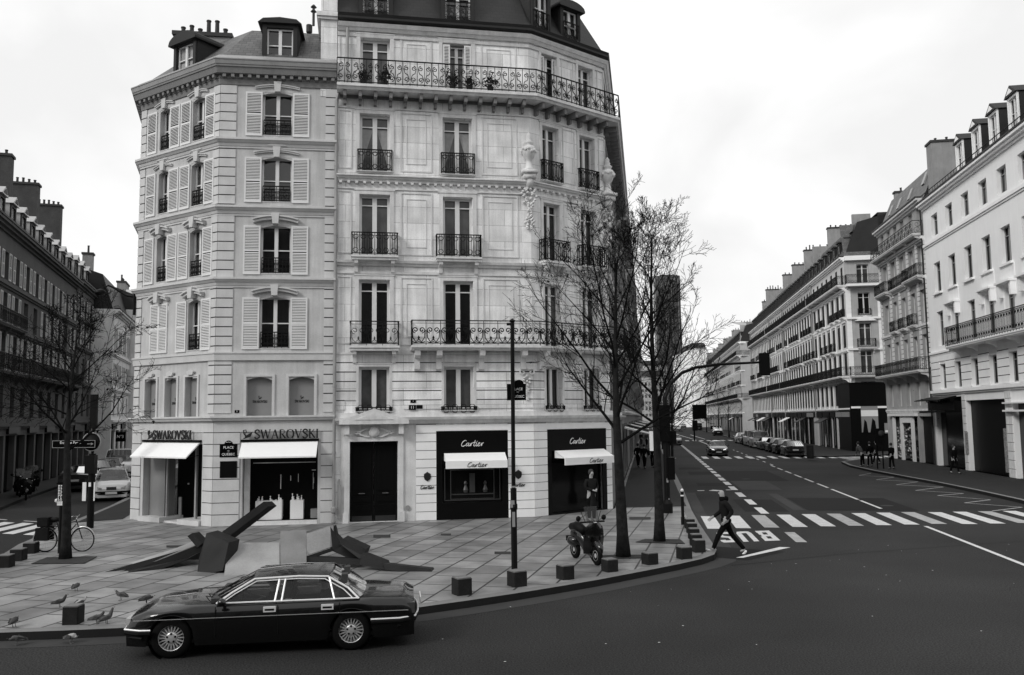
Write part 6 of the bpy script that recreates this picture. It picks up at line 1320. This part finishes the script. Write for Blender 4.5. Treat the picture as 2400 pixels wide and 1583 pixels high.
# ------------------------------------------------------------ posts and signs
def pole(name,label,cat,p): return thing(name,label,cat,p)
t=pole('lamp_pole','tall thin dark pole with street name sign rising from a granite cube','pole',px(1206,1350,z=.14)+Vector((0,.28,0)))
m=MB(); m.tube([(0,0,0),(0,0,2.0)],.075,12); m.tube([(0,0,2.0),(.02,0,6.0)],.05,12); m.lathe([(.09,0),(.09,.12),(.075,.14)],(0,0,1.5),12); part('shaft',m,M_post,t)
m=MB(); m.lathe([(.05,0),(.09,.03),(.02,.08)],(0.02,0,6.0),10); m.box(-.12,-.02,-.03,.03,5.92,5.98); part('finial',m,M_post,t)
m=MB(); m.box(-.082,.02,-.085,-.076,1.55,1.72); m.box(-.04,.03,-.082,-.078,1.1,1.45); m.box(-.05,.05,-.082,-.079,2.02,2.06); part('stickers',m,M_blind,t)
m=MB(); m.box(-.13,.33,-.01,.03,4.10,4.50); m.prism([(.16+.12*math.cos(math.pi*i/10),-.01,4.499+.10*math.sin(math.pi*i/10)) for i in range(11)],(0,.04,0)); o=part('street_name_plate',m,M_blackg,t,(0,.1,-.0))
for s_,z in (('PLACE',4.37),('DU',4.30),('QUÉBEC',4.19)): link('lettering',text_mesh(s_,.085 if s_!='DU' else .04,.002),M_canvasg,o,(.13,-.016,z))
# traffic light with long arm
tp=px(1565,1202,z=.15); t=pole('traffic_light','tall black traffic light post with a long arched arm over the bus lane','traffic light',tp)
m=MB(); m.tube([(0,0,0),(0,0,3.4)],.11,12); m.lathe([(.2,0),(.2,.35),(.12,.5)],(0,0,0),12)
pts=[(0,0,3.3),(.02,0,4.4),(.25,.1,4.9),(.75,.2,5.35),(1.3,.3,5.55),(2.2,.4,5.67),(3.9,.5,5.74)]
m.tube(pts,[.08,.08,.07,.065,.06,.055,.045],8); part('mast',m,M_post,t)
m=MB(); m.box(-.26,.16,-.18,.18,2.7,4.1,0); m.box(.0,.3,-.15,.15,1.25,2.1,0); m.box(.12,.4,-.1,.1,2.6,3.1); part('signal_housing',m,M_black,t)
m=MB(); m.box(3.88,4.24,.35,.60,5.22,6.1,0); part('overhead_signal',m,M_black,t)
m=MB(); m.box(-.62,-.44,-.02,.02,2.35,3.1,0); m.box(-.32,-.28,-.02,.02,2.35,3.1,0); part('poster_panel',m,M_plinth,t)
m=MB(); m.box(-.03,.04,-.13,-.11,1.15,1.3); m.box(.02,.06,-.13,-.11,.5,.55); part('stickers',m,M_blind,t)
t=pole('bollard','thin black bollard with pale ball top beside the kerb','bollard',px(1601,1230,z=.14))
m=MB(); m.tube([(0,0,0),(0,0,1.1)],.055,10); m.tube([(0,0,0),(0,0,.25)],.07,10); part('shaft',m,M_post,t); m=MB(); m.smooth=True; m.lathe([(.03,0),(.055,.04),(.055,.07),(.02,.11)],(0,0,1.1),10); m.lathe([(.06,.95),(.06,1.0)],(0,0,0),10); part('cap',m,M_plinth,t)
# signpost and no-entry back by the left crossing
t=pole('signpost','black post with arrow direction sign and round sign seen from behind','signpost',px(211,1238,z=.14))
m=MB(); m.tube([(0,0,0),(0,0,2.6)],.12,12); m.tube([(0,0,2.6),(0,0,3.55)],.05,10); m.box(-.2,.14,-.14,.1,1.9,2.55); m.box(-.12,.12,-.05,.05,3.5,4.7); part('shaft',m,M_post,t)
m=MB(); m.smooth=True; m.lathe([(.0,.0),(.32,.0),(.32,.02),(.0,.02)],(0,-.10,3.02),24,axis='y',k=0); m.lathe([(.31,-.015),(.335,-.015),(.335,.025),(.31,.025)],(0,-.10,3.02),24,axis='y',k=1,cap=False); part('round_sign',m,[M_black,M_zinc],t)
m=MB(); m.box(-1.38,.18,-.16,-.13,2.80,3.10,0); 
for a_ in ((-1.36,.16,2.82,2.835),(-1.36,.16,3.065,3.08),(-1.36,-1.345,2.835,3.065),(.145,.16,2.835,3.065)): m.box(a_[0],a_[1],-.165,-.16,a_[2],a_[3],1)
m.box(-.12,.06,-.166,-.16,2.94,2.96,1); m.prism([(.0,-.166,2.90),(.10,-.166,2.95),(.0,-.166,3.0),(.04,-.166,2.95)],(0,.005,0),1); o=part('direction_sign',m,[M_blackg,M_zinc],t)
link('lettering',text_mesh('École de Poste',.125,.002,.1),M_canvasg,o,(-.72,-.168,3.0))
m=MB(); m.box(-.28,-.15,-.08,-.05,.95,1.6); m.box(.12,.16,-.08,-.05,.95,1.6); m.box(-.04,.04,-.13,-.12,1.45,1.6); part('poster_panel',m,M_plinth,t)
# slim sign and black post beside the left tree
t=pole('sign_board','small board of handwritten notices fixed beside the left tree','sign',px(141,1297,z=.14))
m=MB(); m.tube([(0,0,0),(0,0,1.5)],.07,8); part('post',m,M_post,t); m=MB(); m.box(-.09,.13,-.1,-.07,1.35,1.95,0)
rs=random.Random(4)
for i in range(12): 
    z=1.40+i*.045
    for j in range(3): x=-.07+j*.07; m.box(x,x+rs.uniform(.02,.05),-.105,-.1,z,z+.03,1)
m.box(-.09,.13,-.105,-.1,1.35,1.47,1); part('notice',m,[M_post,M_plinth],t); m=MB(); m.smooth=True; m.lathe([(.01,0),(.06,.04),(.05,.1),(.01,.12)],(-.13,-.04,1.42),8); part('lamp',m,M_plinth,t)
# wall-mounted street lamp on the shuttered building
p=FW.pt(.0,-.05,8.0); t=pole('wall_lamp','curved street lamp arm on the left corner of the shuttered building','street lamp',p)
m=MB(); m.tube([(-.05,0,0),(-.05,0,1.0)],.06,8); m.tube([(-.05,0,.72),(-.4,0,.78),(-.9,0,1.1),(-1.1,0,1.18),(-1.2,0,1.12)],[.05,.045,.04,.035,.03],8); part('bracket',m,M_post,t); m=MB(); m.smooth=True; m.lathe([(.02,0),(.16,-.06),(.24,-.16),(.18,-.22),(.05,-.26)],(-1.4,0,1.05),14); part('lamp_head',m,M_post,t)
# shops of the left street
m=MB(); t=thing('hanging_sign','small black shop sign hanging above the pavement of the left hand street','sign',px(283,1024,Y=62)); m.box(-.35,.35,-.06,.06,-.35,.35); part('board',m,M_blackg,t); link('lettering',text_mesh('N°3',.3,.01),M_canvasg,t,(0,-.08,0)); m=MB(); m.box(-.5,.5,-.02,.04,.38,.42); part('bracket',m,M_post,t)
# traffic island with post, signs and arrow board
t=pole('island_signpost','post with large dark sign panel on the far traffic island','signpost',px(1628,1034,z=0)); m=MB(); m.tube([(0,0,0),(0,0,5.6)],.12,8); m.box(-.25,.5,-.2,.2,1.6,3.2); part('shaft',m,M_post,t); m=MB(); m.box(-.2,2.0,-.1,.0,3.4,5.6); part('sign_panel',m,M_black,t)
t=pole('arrow_board','board with three white chevrons beside the far roadworks','sign',px(1677,1012,z=0)); m=MB(); m.box(-1.2,1.4,0,.1,.5,1.4,0)
for i in range(3): x=-.8+i*.75; m.prism([(x+.35,-.02,1.3),(x+.5,-.02,1.3),(x+.2,-.02,.95),(x+.5,-.02,.6),(x+.35,-.02,.6),(x+.02,-.02,.95)],(0,.02,0),1)
for x in (-1,1.1): m.box(x,x+.08,.02,.1,0,.5,0)
part('board',m,[M_black,M_plinth],t)
# bus-stop style pole signs on the right pavement
t=pole('pavement_post','dark post with two legs and small round top on the right pavement','sign',px(2064,1099,z=.14)); m=MB(); m.tube([(-.2,0,0),(-.2,0,2.6)],.05,8); m.tube([(.2,0,0),(.2,0,2.6)],.05,8); m.box(-.3,.3,-.04,.04,1.7,2.7); part('frame',m,M_post,t); m=MB(); m.smooth=True; m.lathe([(.0,0),(.22,0),(.22,.03),(0,.03)],(.15,-.06,2.35),16,axis='y'); part('round_sign',m,M_zincd,t)
t=pole('litter_bin','grey litter bin at the end of the parked row','bin',px(1900,1075,z=.14)); m=MB(); m.lathe([(.28,0),(.32,.1),(.32,1.0),(.28,1.05)],(0,0,0),12); part('bin',m,M_zincd,t); m=MB(); m.lathe([(.34,1.06),(.30,1.12)],(0,0,0),12); part('lid',m,M_post,t)
# tree surrounds
def grate(label,x0,y0,x1,y1,x2,y2,x3,y3):
    m=MB(); 
    P=[px(a,b,z=.152) for a,b in ((x0,y0),(x1,y1),(x2,y2),(x3,y3))]; c=sum(P,Vector())/4; m.M=Matrix.Translation(-c); m.prism([p for p in P],(0,0,.01)); rs=random.Random(3)
    o=part('tree_pit',m,mat('tree_pit_earth',.022,.9,.4,6,.3,30,bump=.6),None,c); tag(o,label,'tree pit',kind=None); return o
grate('dark earth square at the foot of the left tree',73,1322,110,1307,228,1305,198,1321)
grate('dark earth square at the foot of the near right tree',1408,1310,1412,1302,1514,1301,1520,1308)
grate('dark earth square at the foot of the far right tree',1490,1271,1512,1264,1594,1265,1606,1275)
m=MB()
for x,y,w_,h_ in ((895,1257,40,7),(1045,1253,24,4),(1178,1296,38,6),(420,1281,60,5),(1500,1215,50,6)):
    P=[px(a,b,z=.148) for a,b in ((x-w_/2,y+h_/2),(x+w_/2,y+h_/2),(x+w_/2,y-h_/2),(x-w_/2,y-h_/2))]; m.poly(P)
struct('pavement_covers',m,M_patchl)
# ------------------------------------------------------------ people
pf,pb=px(1668,1290,z=.14),px(1737,1300,z=0)
person('bald man in dark hooded jacket and white shoes striding off the crossing onto the kerb',((pf.x+pb.x)/2+.02,(pf.y+pb.y)/2,.0),math.pi,1.80,legpts=[[(.24,.09,.52),(.40,.10,.16)],[(-.16,-.09,.52),(-.50,-.10,.12)]],armpts=[[(-.12,.25,1.15),(.06,.25,.95)],[(.06,-.25,1.13),(.30,-.20,.98)]],top=M_cloth2,legs=M_jean,shoe=M_shoe,fingers=True,lean=.12,hair=None,hood=True)
person('man in long dark overcoat standing before the angled black shopfront',px(1387,1224,z=.14),R(-60),1.82,top=M_cloth2,legs=M_cloth,coat=True,armpts=[[(.02,.25,1.15),(.20,.08,1.10)],[(.02,-.25,1.15),(.20,-.06,1.08)]])
PL=[('person in dark coat walking away on the left pavement, nearest the wall',1496,1096,1.1,.5,M_cloth),('person in black walking beside the wall-side walker, left of the second tree',1511,1099,1.1,.6,M_cloth),('person half hidden by the second tree trunk',1530,1097,1.2,.5,M_cloth),('distant person standing under the white awnings on the left pavement',1503,1045,1.0,.1,M_cloth2),('distant pale-dressed person farther along the left pavement',1516,1046,1.0,.3,M_cloth3)]
for lb,x,y,a_,s_,c_ in PL: person(lb,px(x,y,z=.15),a_,1.72,stride=s_,arm=s_,top=c_,group='people walking on the left pavement of the main street')
PRr=[('person in grey bending over near the black corner shop',2022,1094,2.2,.1,M_cloth3,.5),('tall dark figure waiting in front of the poster',2040,1094,1.8,.2,M_cloth,0),('person in dark clothes behind the two-legged post',2055,1088,2.5,.5,M_cloth2,0),('person in a dark skirted coat standing just right of the two-legged post',2091,1100,2.0,.2,M_cloth,0),('person in black walking past the canopy shop of the white building',2238,1111,-1.2,.5,M_cloth,0)]
for lb,x,y,a_,s_,c_,le in PRr: person(lb,px(x,y,z=.14),a_,1.72,stride=s_,arm=s_,top=c_,lean=le,group='people on the right hand pavement')
person('cyclist-sized dark figure near the island in the far road',px(1608,999,z=0),1.5,1.75,top=M_cloth)
# ------------------------------------------------------------ pigeons
M_pig=[mat('pigeon_dark',.03,.7,.3,20),mat('pigeon_grey',.05,.7,.4,20),mat('pigeon_pale',.3,.7,.3,20)]
def pigeon(label,x,y,rot,z,k,up_=.5):
    p=px(x,y,z=z); t=thing('pigeon',label,'pigeon',p,rot,'pigeons around the lower left corner')
    hz=.10+.13*up_; vs=[(0,0,.12),(-.08,0,.10),(-.17,0,.075),(.07,0,.135),(.11,0,hz),(.125,0,hz+.035)]; link('body',skin(vs,[(0,1),(1,2),(0,3),(3,4),(4,5)],[(.055,.05),(.045,.035),(.025,.008),(.046,.045),(.024,.024),(.021,.023)]),M_pig[k],t)
    m=MB()
    for s in (-1,1): m.prism([(.05,s*.048,.14),(-.02,s*.06,.16),(-.16,s*.02,.105),(-.08,s*.055,.09),(.02,s*.055,.095)],(0,s*.008,0))
    part('wings',m,M_pig[min(2,k+0)] if k!=2 else M_pig[1],t); m=MB(); m.lathe([(.007,0),(.001,.03)],(0,0,0),5); part('beak',m,M_pig[0],t,(.143,0,hz+.035),(0,R(100),0))
    for s in (-1,1): m=MB(); m.tube([(0,s*.025,.08),(.01,s*.025,.005),(.045,s*.03,.004)],.006,4); part('leg',m,mat('bird_leg',.12,.6),t)
for a_ in (('dark pigeon standing upright behind the lower left granite cube, beak right',139,1424,.2,.14,0,.9),('pigeon with pale head just behind the lower left granite cube',188,1425,1.2,.14,2,.4),('pigeon pecking beneath the long lifted slab',178,1386,1.5,.14,1,.1),('pigeon facing left in the open between cube and saloon',284,1408,3.0,.14,1,.6),('left one of the two pigeons between cube and saloon bonnet',226,1463,.2,.14,1,.7),('right one of the two pigeons between cube and saloon bonnet',249,1463,1.0,.14,1,1.1),('round dark pigeon seen from behind at the left edge of the pavement',32,1470,1.6,.14,0,.2),('pigeon pecking in the gutter below the dark round one',40,1513,3.6,.0,1,.0),('pale-winged pigeon pecking in the gutter below the cube',166,1508,-.3,.0,2,.0),('small dark pigeon partly hidden behind the saloon bonnet',343,1416,.6,.14,0,.1)): pigeon(*a_)
# ------------------------------------------------------------ bare trees
def tree(label,base,H,spread,r0,seed,first=3.0,lean=(0,0),nprim=26,dense=1.,droop=0.,fork=False,side=None):
    t=thing('bare_tree',label,'tree',base,0,'bare plane trees on the pavement'); rs=random.Random(seed)
    m=MB(); m.smooth=True; tr=[]; n=14
    for i in range(n+1):
        u=i/n; tr.append((lean[0]*u*H*.1+math.sin(u*5+seed)*.10*u,lean[1]*u*H*.1+math.cos(u*4+seed)*.08*u,u*H))
    rad=[r0*(1.25 if i==0 else 1.0)*(1-.93*(i/n)**.9)+.008 for i in range(n+1)]
    m.tube(tr,rad,10); part('trunk',m,M_bark,t)
    c=MB()
    def br(p,d,L,r_,lev):
        k=5 if lev<2 else 4 if lev==2 else 3; pts=[p]; dd=d.copy(); curl=Vector((rs.uniform(-1,1),rs.uniform(-1,1),rs.uniform(-.1,.9)-droop))*.22
        for i in range(k): dd=(dd+curl*.5+Vector((rs.uniform(-1,1),rs.uniform(-1,1),rs.uniform(-1,1)))*.13).normalized(); pts.append(pts[-1]+dd*L/k)
        c.tube(pts,[max(.0052,r_*(1-.8*i/k)) for i in range(k+1)],5 if lev==0 else 4 if lev==1 else 3,cap=False)
        if lev>=3: return
        nn=int((7,6,4)[lev]*dense)
        for j in range(nn):
            u=.18+.8*(j+rs.random()*.7)/nn; i=min(k-1,int(u*k)); q=pts[i].lerp(pts[i+1],u*k-i); ax=(pts[i+1]-pts[i]).normalized(); o_=ax.orthogonal().normalized(); o_.rotate(Matrix.Rotation(rs.uniform(0,6.28),3,ax)); nd=(ax*.8+o_*rs.uniform(.5,.95)+Vector((0,0,.12-droop*.3))).normalized()
            br(q,nd,L*rs.uniform(.34,.58)*(1.1-u*.4),max(.005,r_*.48*(1-u*.5)),lev+1)
    for j in range(nprim):
        u=(first+(H-first)*(j+rs.random()*.6)/nprim)/H; i=min(n-1,int(u*n)); q=Vector(tr[i]).lerp(Vector(tr[i+1]),u*n-i); a_=j*2.4+rs.uniform(-.4,.4); el=R(28+40*u+rs.uniform(-8,8)) 
        if droop: el-=R(12)
        w_=spread*(1.05-.75*((u*H-first)/(H-first))**1.3)*rs.uniform(.75,1.1)
        d=Vector((math.cos(a_)*math.cos(el),math.sin(a_)*math.cos(el),math.sin(el)))
        br(q,d,w_/max(.45,math.cos(el))*.95,rad[i]*.42,0)
    part('crown',c,M_twig,t,fix=False)
    # a few last dead leaves
    lf=MB(); rs2=random.Random(seed+1)
    vs=c.v
    for _ in range(70): v=Vector(vs[rs2.randrange(len(vs))]); bush(lf,(v.x,v.y,v.z-.04),.03,2,rs2,.045)
    part('dead_leaves',lf,M_twig,t,fix=False); return t
tree('bare tree nearest the scooter, in front of the limestone corner',px(1461,1306,z=.14),8.0,2.5,.165,3,first=2.9,nprim=19,lean=(-.15,0))
tree('taller bare tree behind the first, against the dark tower',px(1546,1270,z=.14),9.2,2.1,.15,8,first=3.0,nprim=22,lean=(.0,0))
tree('dense bare tree on the left with the bicycle at its foot',px(153,1311,z=.14),6.3,2.25,.14,21,first=2.9,nprim=15,droop=.35,dense=1.05)
for i,(s,o_) in enumerate(((26,.0),(36,.3),(48,.4),(64,.5))): x,y=st(7.6,34,s,-.6); tree(['small bare street tree just beyond the traffic light','second small bare street tree beyond the traffic light','third small bare street tree down the left pavement','farthest small bare street tree down the left pavement'][i],(x,y,.14),7.0+i%2,2.4,.11,31+i,first=2.6,nprim=12,dense=.75)
for i,(x,y) in enumerate(((36.5,150),(39.5,170),(43,196))): tree(['bare tree on the far right pavement beyond the parked row','second bare tree on the far right pavement','third bare tree on the far right pavement'][i],(x+1.2,y,.14),8,3,.14,41+i,first=2.6,nprim=12,dense=.75)
